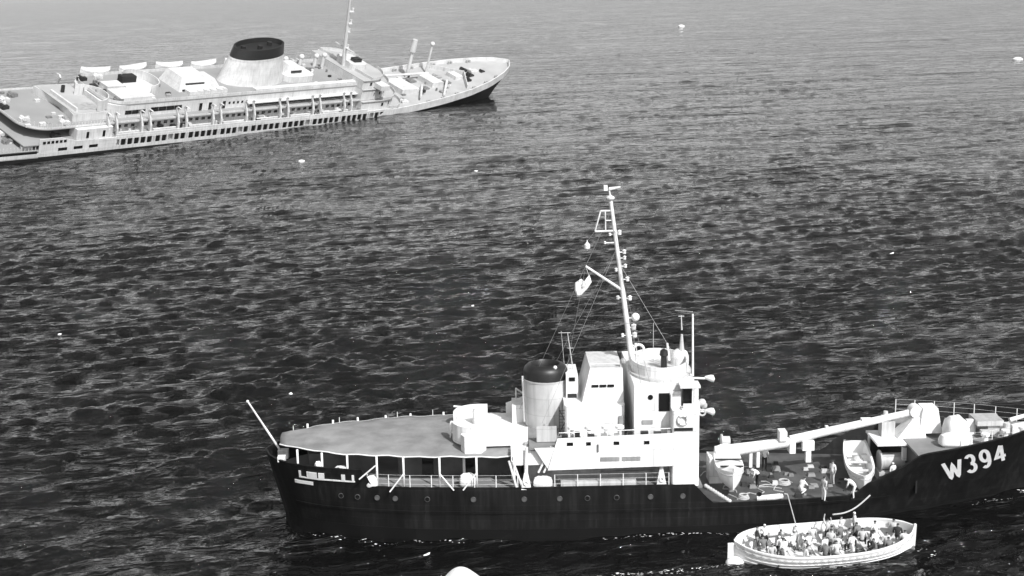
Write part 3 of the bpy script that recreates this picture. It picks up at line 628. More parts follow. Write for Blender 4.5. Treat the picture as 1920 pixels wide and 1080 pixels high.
# ------------------------------------------------------------------ open boats
def boat_sections(Lb, B, D, sheer, double=True, n=26, cut=.0):
    """half-breadths, keel and gunwale heights along an open boat; x from stern to stem, z=0 at waterline"""
    out = []
    for i in range(n + 1):
        t = i/n; s_ = 2*t - 1
        if double: w_ = (1 - abs(s_)**3.4)**.75
        else: w_ = (1 - max(0, s_)**2.4)**.8 * (1 if s_ > 0 else 1 - .22*abs(s_)**2.5)
        w_ = max(w_, .02); out.append((s_*Lb/2, B/2*w_, -.35*(1 - .4*s_*s_), D + sheer*s_*s_))
    return out
def boat_hull(sec, th=.07, m=8):
    R = []
    def ring(x, b, k, g):
        r = []
        for j in range(m + 1):
            a = j/m; r.append((x, -b*math.sin(a*math.pi/2)**.62, k + (g - k)*(1 - math.cos(a*math.pi/2))**1.0))
        return r
    mb = MB()
    for x, b, k, g in sec:
        r = ring(x, b, k, g); port = [(x_, -y_, z_) for x_, y_, z_ in r]
        R.append(r[::-1] + port[1:])
    mb.rings(R, cap=False, closed=False); return mb
def make_boat(root, Lb, B, D, sheer, double=True, thwarts=5, transom=False, canopy=None, hullmat='boat_white'):
    sec = boat_sections(Lb, B, D, sheer, double)
    o = part('hull', boat_hull(sec), hullmat, root, True); outward(o.data)
    md = o.modifiers.new('planking', 'SOLIDIFY'); md.thickness = .06; md.offset = -1; o.modifiers.move(1, 0)
    gw = MB()
    R = [[(x, -b - .05, g - .05), (x, -b + .09, g - .05), (x, -b + .09, g + .05), (x, -b - .05, g + .05)] for x, b, k, g in sec]; gw.rings(R); gw.rings([[(a, -b, c) for a, b, c in r] for r in R])
    part('gunwale', gw, 'boat_white', root)
    rub = MB(); R = [[(x, -b*.985 - .02, g - .30), (x, -b*.985 - .07, g - .27), (x, -b*.99 - .02, g - .22)] for x, b, k, g in sec]; rub.rings(R); rub.rings([[(a, -b, c) for a, b, c in r] for r in R])
    part('rubbing_band', rub, 'grey_white_paint', root)
    fl = [(x, b, k, g) for x, b, k, g in sec if b > B*.15]
    part('bottom_boards', MB().prism([(x, -b*.62) for x, b, k, g in fl] + [(x, b*.62) for x, b, k, g in fl][::-1], -.05, 0.0), 'boat_inside', root)
    for i in range(thwarts):
        x = -Lb*.34 + Lb*.68*i/max(1, thwarts - 1); b = float(np.interp(x, [s_[0] for s_ in sec], [s_[1] for s_ in sec])); zt = D*.62
        part('thwart', MB().box(x - .13, x + .13, -b*.93, b*.93, zt - .05, zt), 'boat_inside', root)
    if transom:
        x, b, k, g = sec[0]; part('transom', MB().prism([(-b*.98, k + .1), (b*.98, k + .1), (b, g), (-b, g)], -.05, .05).mesh('transom'), hullmat, root)
        root.children[-1].rotation_euler = (rad(90), 0, rad(90)); root.children[-1].location = (x + .04, 0, 0)
    return sec
# loaded lifeboat alongside the cutter
LB_LOC = cut_world(9.3, -9.75, 0); LB_LOC.z = -.02; LB_YAW = CUT_YAW + rad(6)
lifeboat = thing('lifeboat', 'white open lifeboat crowded with people alongside the cutter bow', 'lifeboat', LB_LOC, (rad(7), 0, LB_YAW), 'ship lifeboats afloat')
LBM = Matrix.Translation(LB_LOC) @ Matrix.Rotation(LB_YAW, 4, 'Z') @ Matrix.Rotation(rad(7), 4, 'X')
sec = make_boat(lifeboat, 11.6, 4.3, .95, .42, True, 6)
inn = MB()
for s_ in (-1, 1): inn.rings([[(x, s_*(b - .12), g - .32), (x, s_*(b - .5), g - .32), (x, s_*(b - .5), g - .38), (x, s_*(b - .12), g - .38)] for x, b, k, g in sec if b > 1.0])
part('side_bench', inn, 'boat_inside', lifeboat)
part('rudder_fender', MB().ball((-5.85, -.45, .1), .55, 14, 1.1, .8, .75).cyl((-5.8, -.9, .22), (-5.8, -.82, .22), .14, .14, 10), 'boat_white', lifeboat, True)
part('rudder', MB().box(-6.2, -5.8, -.05, .05, -.4, 1.25), 'boat_white', lifeboat)
part('stem_post', MB().box(5.76, 5.9, -.07, .07, -.4, 1.5), 'boat_white', lifeboat)
for fz_ in (.22, .40, .58, .76):
    for sd_ in (-1, 1):
        R_ = []
        for x, b, k, g in sec:
            z0_ = k + (g - k)*fz_; a_ = math.acos(max(-1, min(1, 1 - fz_))); y0_ = b*math.sin(a_)**.62
            R_.append([(x, sd_*(y0_ - .02), z0_ - .03), (x, sd_*(y0_ + .035), z0_ - .02), (x, sd_*(y0_ + .015), z0_ + .04)])
        part('plank_lap', MB().rings(R_), 'boat_white', lifeboat)
gl_ = []
for i in range(len(sec) - 1):
    (x0_, b0_, k0_, g0_), (x1_, b1_, k1_, g1_) = sec[i], sec[i+1]
    gl_ += [(x0_ + (x1_ - x0_)*t, -(b0_ + (b1_ - b0_)*t) - .09, g0_ + (g1_ - g0_)*t - .1 - .22*math.sin(math.pi*t)) for t in (0, .25, .5, .75)]
part('grab_line', MB().tube(gl_, .011, 5), 'rope', lifeboat)
oarm = MB().cyl((0, 0, 0), (0, 0, 3.0), .035, .03, 6).box(-.015, .015, -.09, .09, 2.5, 3.3); 
def lb_world(x, y, z): return LBM @ Vector((x, y, z))
# second white boat cut by the lower edge of the picture
wb_loc = cut_world(-12.9, -17.45, 0); wb_loc.z = 0.05
wb = thing('covered_boat', 'white canvas-covered boat at the very bottom of the view', 'boat', wb_loc, (0, 0, rad(97)))
sec2 = make_boat(wb, 9.4, 3.3, .8, .35, True, 0)
cv = MB(); cv.rings([[(x, s_*b*1.03, g + .05 + .62*(1 - s_*s_)*min(1, b/1.0)) for s_ in np.linspace(-1, 1, 13)] for x, b, k, g in sec2], cap=False, closed=False); part('canvas_cover', cv, 'canvas_white', wb, True)
# dinghies on the buoy deck
def place_cut(root, x, y, z, yaw, rx=0, ry=0):
    root.matrix_world = CUTM @ Matrix.Translation((x, y, z)) @ Matrix.Rotation(rad(yaw), 4, 'Z') @ Matrix.Rotation(rad(ry), 4, 'Y') @ Matrix.Rotation(rad(rx), 4, 'X')
d1 = thing('dinghy', 'open white dinghy with thwarts lying athwart the buoy deck', 'dinghy', group='dinghies on the buoy deck')
make_boat(d1, 5.4, 1.8, .75, .3, False, 4, True); part('gear_bag', MB().ball((-1.2, .1, .35), .4, 10, 1.2, .8, .5), 'boat_inside', d1, True); place_cut(d1, 13.5, -1.5, 2.5, -97, 0, 8)
d2 = thing('dinghy', 'white canvas-covered dinghy tucked under the front of the cutter bridge', 'dinghy', group='dinghies on the buoy deck')
secd = make_boat(d2, 4.4, 1.75, .8, .3, False, 0, True)
cv = MB(); cv.rings([[(x, s_*b*1.02, g + .04 + .25*(1 - s_*s_)) for s_ in np.linspace(-1, 1, 9)] for x, b, k, g in secd], cap=False, closed=False); part('canvas_cover', cv, 'canvas_white', d2, True)
part('cover_strap', MB().box(-.1, .1, -.95, .95, 1.1, 1.14), 'black_paint', d2); part('cover_strap', MB().box(1.2, 1.4, -.75, .75, 1.12, 1.17), 'black_paint', d2)
place_cut(d2, 4.55, -2.2, 2.75, -92, 0, 3)

# ------------------------------------------------------------------ people: one skinned body per pose, copied
J = ['pelvis','chest','neck','head','crown','lsho','lelb','lhan','rsho','relb','rhan','lhip','lkne','lank','ltoe','rhip','rkne','rank','rtoe']
BONES = [('pelvis','chest','shirt'),('chest','neck','shirt'),('neck','head','skin'),('head','crown','head'),('chest','lsho','shirt'),('lsho','lelb','shirt'),('lelb','lhan','skin'),('chest','rsho','shirt'),('rsho','relb','shirt'),('relb','rhan','skin'),
         ('pelvis','lhip','trousers'),('lhip','lkne','trousers'),('lkne','lank','trousers'),('lank','ltoe','shoe'),('pelvis','rhip','trousers'),('rhip','rkne','trousers'),('rkne','rank','trousers'),('rank','rtoe','shoe')]
RAD = dict(pelvis=.15, chest=.165, neck=.06, head=.1, crown=.085, lsho=.075, rsho=.075, lelb=.05, relb=.05, lhan=.042, rhan=.042, lhip=.1, rhip=.1, lkne=.068, rkne=.068, lank=.048, rank=.048, ltoe=.042, rtoe=.042)
STAND = dict(pelvis=(0,0,.98), chest=(.01,0,1.32), neck=(.01,0,1.5), head=(.02,0,1.62), crown=(.02,0,1.72), lsho=(0,.2,1.42), lelb=(-.02,.27,1.14), lhan=(.06,.27,.88), rsho=(0,-.2,1.42), relb=(-.02,-.27,1.14), rhan=(.06,-.27,.88),
             lhip=(0,.1,.9), lkne=(.03,.11,.5), lank=(-.02,.12,.09), ltoe=(.16,.13,.04), rhip=(0,-.1,.9), rkne=(.03,-.11,.5), rank=(-.02,-.12,.09), rtoe=(.16,-.13,.04))
def pose(**k): d = dict(STAND); d.update(k); return d
POSES = {
 'stand': STAND,
 'walk': pose(lkne=(.22,.1,.52), lank=(.2,.11,.1), ltoe=(.38,.11,.05), rkne=(-.06,-.11,.5), rank=(-.3,-.12,.14), rtoe=(-.16,-.13,.05), lhan=(-.1,.28,.95), rhan=(.28,-.25,1.02)),
 'reach': pose(chest=(.05,0,1.32), neck=(.08,0,1.5), head=(.12,0,1.61), crown=(.12,0,1.71), lsho=(.06,.2,1.44), lelb=(.24,.24,1.66), lhan=(.42,.18,1.92), rsho=(.06,-.2,1.43), relb=(.28,-.22,1.5), rhan=(.5,-.16,1.68)),
 'bend': pose(chest=(.27,0,1.2), neck=(.42,0,1.28), head=(.53,0,1.3), crown=(.63,0,1.31), lsho=(.32,.2,1.24), lelb=(.4,.24,.98), lhan=(.5,.2,.76), rsho=(.32,-.2,1.24), relb=(.4,-.24,.98), rhan=(.5,-.2,.74), pelvis=(-.08,0,.95), lhip=(-.08,.1,.88), rhip=(-.08,-.1,.88)),
 'sit': pose(pelvis=(0,0,.5), chest=(.06,0,.84), neck=(.1,0,1.02), head=(.14,0,1.13), crown=(.14,0,1.23), lsho=(.07,.2,.94), lelb=(.1,.26,.68), lhan=(.32,.16,.6), rsho=(.07,-.2,.94), relb=(.1,-.26,.68), rhan=(.32,-.16,.6), lhip=(.04,.1,.48), lkne=(.44,.13,.5), lank=(.42,.13,.1), ltoe=(.58,.13,.05), rhip=(.04,-.1,.48), rkne=(.44,-.13,.5), rank=(.42,-.13,.1), rtoe=(.58,-.13,.05)),
 'crouch': pose(pelvis=(-.1,0,.42), chest=(.1,0,.76), neck=(.2,0,.92), head=(.27,0,1.02), crown=(.29,0,1.12), lsho=(.12,.2,.86), lelb=(.3,.24,.64), lhan=(.5,.16,.5), rsho=(.12,-.2,.86), relb=(.3,-.24,.64), rhan=(.5,-.16,.5), lhip=(-.08,.1,.4), lkne=(.34,.14,.54), lank=(.08,.13,.1), ltoe=(.26,.13,.05), rhip=(-.08,-.1,.4), rkne=(.3,-.14,.3), rank=(-.1,-.13,.1), rtoe=(.05,-.13,.04)),
}
SLOTS = ['shirt', 'trousers', 'skin', 'head', 'shoe']
def body_mesh(name, P):
    me = bpy.data.meshes.new('body_' + name); idx = {j: i for i, j in enumerate(J)}
    me.from_pydata([P[j] for j in J], [(idx[a], idx[b]) for a, b, _ in BONES], [])
    o = bpy.data.objects.new('body_source', me); COL.objects.link(o)
    o.modifiers.new('Skin', 'SKIN')
    for i, j in enumerate(J):
        sv = me.skin_vertices[0].data[i]; sv.radius = (RAD[j]*(1.0 if j not in ('pelvis', 'chest') else .85), RAD[j]); sv.use_root = (i == 0)
    sb = o.modifiers.new('Sub', 'SUBSURF'); sb.levels = 1; sb.render_levels = 1
    dg = bpy.context.evaluated_depsgraph_get(); out = bpy.data.meshes.new_from_object(o.evaluated_get(dg))
    COL.objects.unlink(o); bpy.data.objects.remove(o)
    A = np.array([P[a] for a, b, _ in BONES]); B = np.array([P[b] for a, b, _ in BONES]); D = B - A; dd = (D*D).sum(1)
    out.materials.clear()
    for s_ in SLOTS: out.materials.append(MATS['skin'])
    for p in out.polygons:
        c = np.array(p.center); t = np.clip(((c - A)*D).sum(1)/dd, 0, 1); q = np.linalg.norm(A + D*t[:, None] - c, axis=1); k = int(np.argmin(q)); s_ = BONES[k][2]
        if s_ == 'head' :
            up = np.array(P['crown']) - np.array(P['head']); fw = c - np.array(P['head']); s_ = 'head' if fw @ up/np.linalg.norm(up) > .045 or fw[0] < -.03 else 'skin'
        if s_ == 'shirt' and k in (0,) and t[k] < .12: s_ = 'trousers'
        p.material_index = SLOTS.index(s_); p.use_smooth = True
    return out
BODY = {k: body_mesh(k, P) for k, P in POSES.items()}
def person(posen, M, shirt, trousers, head, label, group=None, scale=1.0, shoe='cloth_dark'):
    o = bpy.data.objects.new('person', BODY[posen]); COL.objects.link(o); o.matrix_world = M @ Matrix.Scale(scale, 4)
    for i, s_ in enumerate((shirt, trousers, 'skin', head, shoe)):
        o.material_slots[i].link = 'OBJECT'; o.material_slots[i].material = MATS[s_]
    tag(o, label, 'person', group); return o
def on_cut(x, y, z, yaw): return CUTM @ Matrix.Translation((x, y, z)) @ Matrix.Rotation(rad(yaw), 4, 'Z')
G = 'crew on the buoy deck'
person('stand', on_cut(10.3, -5.05, 1.8, 25), 'cloth_light', 'cloth_white', 'hair_dark', 'man in pale trousers standing at the rail of the buoy deck', G)
person('stand', on_cut(11.6, -2.0, 1.8, -150), 'cloth_white', 'cloth_light', 'hair_dark', 'man in white shirt standing behind the others near the open dinghy', G)
person('bend', on_cut(12.35, -4.7, 1.8, 165), 'cloth_white', 'cloth_white', 'cap_white', 'man in white bending over beside the open dinghy', G)
person('crouch', on_cut(9.15, -3.6, 1.8, 30), 'cloth_white', 'cloth_white', 'hair_dark', 'man in white crouching on the dark deck left of the standing men', G)
person('bend', on_cut(6.5, -2.1, 1.8, 200), 'cloth_white', 'cloth_dark', 'hair_dark', 'man in white shirt stooping beneath the cargo boom', G)
person('stand', on_cut(15.5, -2.6, 1.8, 120), 'cloth_white', 'cloth_light', 'cap_white', 'man in white cap standing right of the open dinghy by the winch drum', G)
person('walk', on_cut(16.4, -2.7, 1.8, 200), 'cloth_white', 'cloth_mid', 'hair_dark', 'man in white shirt walking under the winch house roof', G)
person('stand', on_cut(15.9, -3.6, 1.8, -60), 'cloth_light', 'cloth_white', 'cap_white', 'man in grey shirt nearest the rising bow bulwark', G)
# men under the boom seen only as pale shapes
person('stand', on_cut(7.6, 1.2, 1.8, -90), 'cloth_white', 'cloth_dark', 'hair_dark', 'man in white shirt half hidden behind the cargo boom', G)
def in_boat(x, y, z, yaw): return Matrix.Translation(LBM @ Vector((x, y, z))) @ Matrix.Rotation(LB_YAW + rad(yaw), 4, 'Z')
GB = 'people in the lifeboat'
person('reach', in_boat(.55, .95, .0, 70), 'cloth_light', 'cloth_dark', 'hair_dark', 'man in the lifeboat reaching up for the line to the cutter', GB)
person('stand', in_boat(-1.6, .7, .0, 20), 'cloth_white', 'cloth_light', 'cap_white', 'man in white standing left of the one reaching for the line', GB)
person('stand', in_boat(1.5, 1.2, .0, -30), 'life_jacket', 'cloth_dark', 'hair_dark', 'man in pale life jacket and dark trousers standing right of the reaching man', GB)
person('stand', in_boat(2.45, 1.35, .0, 160), 'life_jacket', 'cloth_dark', 'cap_white', 'stout standing figure in pale life jacket, rightmost of those standing', GB, 1.08)
person('stand', in_boat(-4.2, .35, .25, -20), 'cloth_dark', 'cloth_mid', 'hair_dark', 'dark-clothed helmsman standing at the left end of the lifeboat', GB)
person('stand', in_boat(-3.6, .75, .15, -100), 'cloth_white', 'cloth_dark', 'cap_white', 'man in white cap standing beside the helmsman', GB)
seatx = np.linspace(-3.9, 4.6, 9); ptt = []
for r_, yy in enumerate((-1.45, -.75, -.05, .6)):
    for i, xx in enumerate(seatx):
        b = float(np.interp(xx, [s_[0] for s_ in sec], [s_[1] for s_ in sec]))
        if abs(yy) < b - .35 and random.random() < .9: ptt.append((xx + random.uniform(-.3, .3) + (.35 if r_ == 1 else 0), yy + random.uniform(-.12, .12), r_))
ORD = ['first', 'second', 'third', 'fourth', 'fifth', 'sixth', 'seventh', 'eighth', 'ninth', 'tenth']
for r_ in (0, 1, 2, 3):
    for k, (x, y, _) in enumerate(sorted(p for p in ptt if p[2] == r_)):
        sh = random.choice(['life_jacket', 'life_jacket', 'cloth_light', 'cloth_white', 'cloth_white', 'cloth_mid', 'cloth_dark']); hd = random.choice(['hair_dark', 'hair_dark', 'hair_dark', 'cap_white'])
        person('sit', in_boat(x, y, .2, random.choice([90, 90, 60, 120, -90, 0, 180])), sh, random.choice(['cloth_dark', 'cloth_mid', 'cloth_light']), hd,
           'survivor in %s, %s from left in the %s row of the lifeboat' % ({'life_jacket': 'pale life jacket', 'cloth_light': 'grey', 'cloth_white': 'white', 'cloth_mid': 'mid grey', 'cloth_dark': 'dark clothes'}[sh], ORD[k], ('nearest', 'second', 'third', 'farthest')[r_]), 'seated survivors in the lifeboat', random.uniform(1.0, 1.12))
o = part('boat_hook', MB().cyl((0, 0, 0), (-.75, .1, 2.9), .04, .035, 7).cyl((-.75, .1, 2.9), (-.95, .1, 2.95), .04, .03, 6), 'rope'); o.matrix_world = in_boat(-1.35, .85, .75, 0); tag(o, 'pale boat hook held upright in the lifeboat', 'boat hook')
def line(pts, name, label, r=.03):
    P = [Vector(p) for p in pts]; mb = MB(); o0 = P[0]; mb.tube([tuple(p - o0) for p in P], r, 6); o = part(name, mb, 'rope'); o.location = o0; tag(o, label, 'rope')
a = lb_world(.95, 1.35, 1.9); b = cut_world(13.3, -5.2, 2.2)
line([a + (b - a)*t + Vector((0, 0, -.35*math.sin(t*math.pi))) for t in np.linspace(0, 1, 11)], 'boat_painter', 'pale rope running from the crowded lifeboat up to the cutter deck', .05)

# ------------------------------------------------------------------ the listing liner (built upright in its own axes, laid over by its root)
LIN_LOC = Vector((-68.1, 378.8, 5.7)); LS = .948
LR = Matrix.Rotation(rad(47.84), 4, 'Z') @ Matrix.Rotation(rad(21.3), 4, 'X') @ Matrix.Rotation(rad(1.09), 4, 'Y')
liner = thing('ocean_liner', 'big white and black ocean liner heeled over towards the viewer with one funnel', 'ship')
liner.matrix_world = Matrix.Translation(LIN_LOC) @ LR @ Matrix.Scale(LS, 4)
LINM = liner.matrix_world.copy()
LX = [-106, -104, -100, -92, -80, -60, -30, 20, 40, 55, 70, 82, 92, 100, 104.5, 107.5]
LBH = [.3, 5, 8.6, 11.3, 13, 13.7, 13.75, 13.75, 13.7, 13.3, 12.4, 11.2, 9.2, 6.3, 3.8, .3]
LWH = [.2, 2, 4.5, 8.5, 11.5, 13.4, 13.7, 13.6, 12.6, 10.8, 8.2, 5.7, 3.5, 1.5, .6, .04]
def lsheer(x): return 0 if x < 40 else 7.1*((x - 40)/67.5)**1.7
def lb_(x): return float(np.interp(x, LX, LBH))
def liner_hull():
    R = []; xs_ = np.concatenate([np.linspace(-106, -90, 9), np.linspace(-84, 40, 22), np.linspace(44, 100, 20), np.linspace(101, 107.5, 8)])
    Rw = []
    for x in xs_:
        top = lsheer(x) - .7; bd = lb_(x); bw = float(np.interp(x, LX, LWH)); a = []
        for k in range(8):
            z = -13 + (top + 13)*k/7; u = k/7; y = bw + (bd - bw)*u**2.2; rake = (-10*(1 - u)**1.3 if x > 90 else 0)*max(0, (x - 90)/17.5)
            a.append((x + rake, -y, z))
        R.append(a[::-1] + [(p, -q, z) for p, q, z in a])
        bl = 1.0 if x < 46 else 1.15
        st_, sb_ = (lsheer(x) + bl, lsheer(x) - 1.0) if x > 46 else (-.68, -1.6)
        Rw.append([(x, -bd - .02, sb_), (x, -bd - .05, st_), (x, -bd + .3, st_), (x, -bd + .5, sb_)])
    o = part('hull', MB().rings(R, cap=False, closed=False), 'liner_black_paint', liner, True)
    mb = MB(); mb.rings(Rw); mb.rings([[(a, -b, c) for a, b, c in r] for r in Rw]); part('white_strake', mb, 'liner_white', o)
    return o
lh = liner_hull()
def lpoly(x0, x1, inset, n=30): 
    xs_ = np.linspace(x0, x1, n); a = [(x, -max(lb_(x) - inset, .05)) for x in xs_]; return a + [(x, -y) for x, y in a[::-1]]
part('fore_deck', MB().prism(lpoly(44, 106.8, .25, 34), lambda x, y: lsheer(x) - .5, lambda x, y: lsheer(x) + .02), 'liner_deck_light', liner)
part('after_deck', MB().prism(lpoly(-105, -44, .2), -.4, .05), 'liner_deck', liner)
# promenade side: pillars leave dark openings; every opening is a window part
pr = part('promenade_deck', MB().prism(lpoly(-62, 49, .02, 40), -.72, -.62), 'liner_deck', liner)
wall = MB()
for s_ in (-1, 1):
    wall.wall([(x, s_*(lb_(x) - .9)) for x in np.linspace(-61, 48, 30)], -.62, 1.3, .1)
part('promenade_bulkhead', wall, 'liner_white', pr)
for s_ in (-1, 1):
    b_ = MB()
    b_.rings([[(x, s_*lb_(x), .98), (x, s_*(lb_(x) - .3), .98), (x, s_*(lb_(x) - .3), 1.62), (x, s_*lb_(x), 1.62)] for x in np.linspace(-46, 49, 30)]); part('deck_edge_band', b_, 'liner_white', pr)
wm = MB().box(-.52, .52, -.05, .05, -.66, .98).mesh('window'); wm.materials.append(MATS['window_dark'])
pilm = MB().box(-.2, .2, -.12, .12, -.72, 1.0).mesh('pillar'); pilm.materials.append(MATS['liner_white'])
x = -40.0; k = 0
while x < 46:
    y = -(lb_(x) - .06); part('pillar', pilm, None, pr, loc=(x, y, 0))
    if k % 11 != 7: part('window', wm, None, pr, loc=(x + .95, -(lb_(x + .95) - .06), 0), rot=(0, 0, 0))
    if k % 5 == 4: part('pillar', pilm, None, pr, loc=(x + 1.9, y, 0)); x += .6
    x += 1.9; k += 1
# boat deck with edge trim, lower house, lido deck, upper house, sun deck
bd_ = part('boat_deck', MB().prism(lpoly(-66, 49.5, .12, 40), 1.3, 1.55), 'liner_deck', liner)
part('deck_edge', MB().rings([[(x, -lb_(x) + .05, 1.5), (x, -lb_(x) + .3, 1.5), (x, -lb_(x) + .3, 2.25), (x, -lb_(x) + .05, 2.25)] for x in np.linspace(-41, 40, 30)]), 'liner_white', bd_)
lo = part('lower_house', MB().prism(roundrect(-46, 44, -10.6, 10.6, 3, 6), 1.56, 4.2), 'liner_white', liner)
for i in range(44):
    xx = -43 + i*1.95
    if i % 6 != 5: part('window', MB().box(xx, xx + 1.0, -10.68, -10.6, 2.6, 3.3), 'window_dark', lo)
ld = part('lido_deck', MB().prism(roundrect(-64.5, 46, -11.9, 11.9, 6.5, 10, (1, 1, 1, 1)), 4.2, 4.42), 'liner_deck', liner)
part('deck_edge', MB().wall(roundrect(-64.4, 45.9, -11.8, 11.8, 6.4, 10), 4.22, 4.85, .12, True), 'liner_white', ld)
up = part('upper_house', MB().prism(roundrect(-41.5, 44, -9.2, 9.2, 4.5, 8), 4.44, 7.75), 'liner_white', liner)
for (x0, x1, z0, z1) in ((-36.5, -30.5, 5.3, 6.3), (-29, -19.5, 5.5, 6.6), (2.5, 41, 4.62, 5.72)):
    n = max(1, int((x1 - x0)/2.0)); wd = (x1 - x0)/n
    for i in range(n): part('window', MB().box(x0 + i*wd + .06, x0 + (i + 1)*wd - .06, -9.3, -9.19, z0, z1), 'window_dark', up)
for xx in (-14, -11, -6.5): part('door', MB().box(xx, xx + .9, -9.28, -9.2, 4.6, 6.6), 'window_dark', up)
for i in range(5): part('window', MB().box(-4.6 + i*1.4, -4.0 + i*1.4, -9.28, -9.2, 5.7, 6.3), 'window_dark', up)
part('veranda_roof', MB().prism([(1, -10.6), (42.5, -10.6), (42.5, -9.2), (1, -9.2)], 5.75, 5.95), 'liner_white', up)
su = part('sun_deck', MB().prism(roundrect(-41, 46, -9.3, 9.3, 5.5, 10, (1, 1, 1, 1)), 7.76, 8.0), 'liner_deck', liner)
part('deck_edge', MB().wall(roundrect(-40.9, 45.9, -9.2, 9.2, 5.4, 10), 7.78, 8.75, .12, True), 'liner_white', su)
part('sports_house', MB().prism([(4, -8.9), (41, -8.9), (41, -7.2), (4, -7.2)], 8.0, 9.0), 'liner_white', su)
# davits: empty on the near side, boats still hanging on the far side
dv = MB(); dv.add([(-.25, 0, -1.7), (.25, 0, -1.7), (.25, .5, -1.7), (-.25, .5, -1.7)], [(0, 1, 2, 3)])
dv.rings([[(sx*.22, y + dy, z) for sx, dy in ((-1, -.28), (1, -.28), (1, .28), (-1, .28))] for y, z in ((.15, -1.6), (.1, .4), (.25, 2.2), (1.0, 4.0), (1.7, 5.4), (1.1, 6.0), (.3, 5.9))])
dvm = dv.mesh('davit'); dvm.materials.append(MATS['liner_white'])
dxs = []
for c_ in range(8): dxs += [(-43.2 + c_*10.9, 0), (-40.9 + c_*10.9, 1)] if c_ == 0 else [(-44.6 + c_*10.9, 0), (-42.1 + c_*10.9, 1)]
for x_, q in dxs:
    part('davit', dvm, None, liner, loc=(x_, -13.35, 1.5), rot=(0, 0, 0))
for c_ in range(8):
    for dx in (0, 9.0): part('davit', dvm, None, liner, loc=(-42 + c_*10.9 + dx, 13.35, 1.6), rot=(0, 0, math.pi))
gr = MB()
for c_ in range(7):
    x0 = -40.5 + c_*10.9; gr.box(x0, x0 + 7.4, -12.6, -11.9, 2.0, 2.5)
for c_ in range(7):
    x0 = -40.5 + c_*10.9; part('boat_skid', MB().box(x0, x0 + 7.4, -12.5, -11.9, 1.56, 2.15), 'liner_white', bd_)
lbp = thing('liner_lifeboat', 'x', 'lifeboat', group='lifeboats still hanging on the far side of the liner')
sl_ = make_boat(lbp, 8.6, 3.0, .9, .4, True, 0); cvv = MB(); cvv.rings([[(x, s_*b, g + .05 + .5*(1 - s_*s_)) for s_ in np.linspace(-1, 1, 7)] for x, b, k, g in sl_], cap=False, closed=False); part('canvas_cover', cvv, 'liner_white', lbp, True)
far_labels = ['hanging lifeboat nearest the liner stern on its far rail', 'second hanging lifeboat from the stern along the far rail', 'third hanging lifeboat from the stern along the far rail', 'fourth hanging lifeboat from the stern, just aft of the liner funnel', 'lifeboat hanging on the far rail mostly behind the liner funnel']
for c_ in range(5):
    t = lbp if c_ == 0 else copy_tree(lbp)
    t.matrix_world = LINM @ Matrix.Translation((-40.2 + c_*11.4, 12.9, 7.0 + .12*(c_ % 3))) @ Matrix.Rotation(rad((-2, 3, -1, 2, 0)[c_]), 4, 'Z') @ Matrix.Rotation(rad((2, -3, 1, -2, 2)[c_]), 4, 'Y')
    t['label'] = far_labels[c_]
# after end: terraces, pool enclosure, houses
af = part('after_house', MB().prism(roundrect(-52, -42, -13.3, -9.6, .4, 3), 1.56, 4.25), 'liner_white', liner)
for xx in (-49.5, -45): part('door', MB().box(xx, xx + .7, -13.38, -13.3, 2.0, 3.6), 'window_dark', af)
for i in range(3): part('window', MB().box(-57 + i*4.2, -54.6 + i*4.2, -13.72, -13.5, -.4, .3), 'window_dark', pr)
part('after_side_plating', MB().rings([[(x, -lb_(x) + .05, -.7), (x, -lb_(x) + .3, -.7), (x, -lb_(x) + .3, 1.6 + max(0, min(1.3, (-52 - x)*.3))), (x, -lb_(x) + .05, 1.6 + max(0, min(1.3, (-52 - x)*.3)))] for x in np.linspace(-62, -41, 12)]), 'liner_white', liner)
for i in range(6): part('window', MB().box(-61.2 + i*1.1, -60.5 + i*1.1, -13.75, -13.5, 1.7, 2.3), 'window_dark', liner)
part('after_gallery', MB().rings([[(x, -lb_(x) + .05, -1.8), (x, -lb_(x) + .4, -1.8), (x, -lb_(x) + .4, -1.3), (x, -lb_(x) + .05, -1.3)] for x in np.linspace(-100, -62, 14)]), 'liner_white', liner)
part('gallery_shade', MB().rings([[(x, -lb_(x) - .03, -1.25), (x, -lb_(x) + .2, -1.25), (x, -lb_(x) + .2, -.1), (x, -lb_(x) - .03, -.1)] for x in np.linspace(-100, -62.5, 14)]), 'window_dark', liner)  # dark strip stands in for the shade inside the open promenade
# raised pool terrace with its curved screen
tr = part('pool_terrace', MB().prism([(-51, -9.0), (-41.5, -9.0), (-41.5, 9.0), (-51, 9.0), (-49.3, 0)], 4.44, 6.4), 'liner_white', liner)
part('terrace_deck', MB().prism([(-50.4, -8.6), (-41.7, -8.6), (-41.7, 8.6), (-50.4, 8.6)], 6.4, 6.5), 'liner_deck_light', tr)
arc = [(-44 + 5.2*math.cos(rad(a)), -3.2 + 5.4*math.sin(rad(a))) for a in range(-92, 98, 12)]
part('curved_screen', MB().wall(arc, 6.5, 9.2, .2), 'liner_white', tr)
part('pool', MB().prism([(-49.0, -6.6), (-43.5, -7.6), (-41.0, -4.8), (-43.5, -3.2), (-49.0, -3.2)], 6.5, 6.58), 'house_grey', tr)
part('pool_kerb', MB().wall([(-49.2, -7.8), (-49.2, 4)], 6.5, 7.4, .5), 'liner_white', tr)
for x_, y_ in ((-46.5, 3.5), (-41.8, 1.5)): part('door', MB().box(x_, x_ + .8, y_, y_ + .5, 6.55, 8.4), 'window_dark', tr)
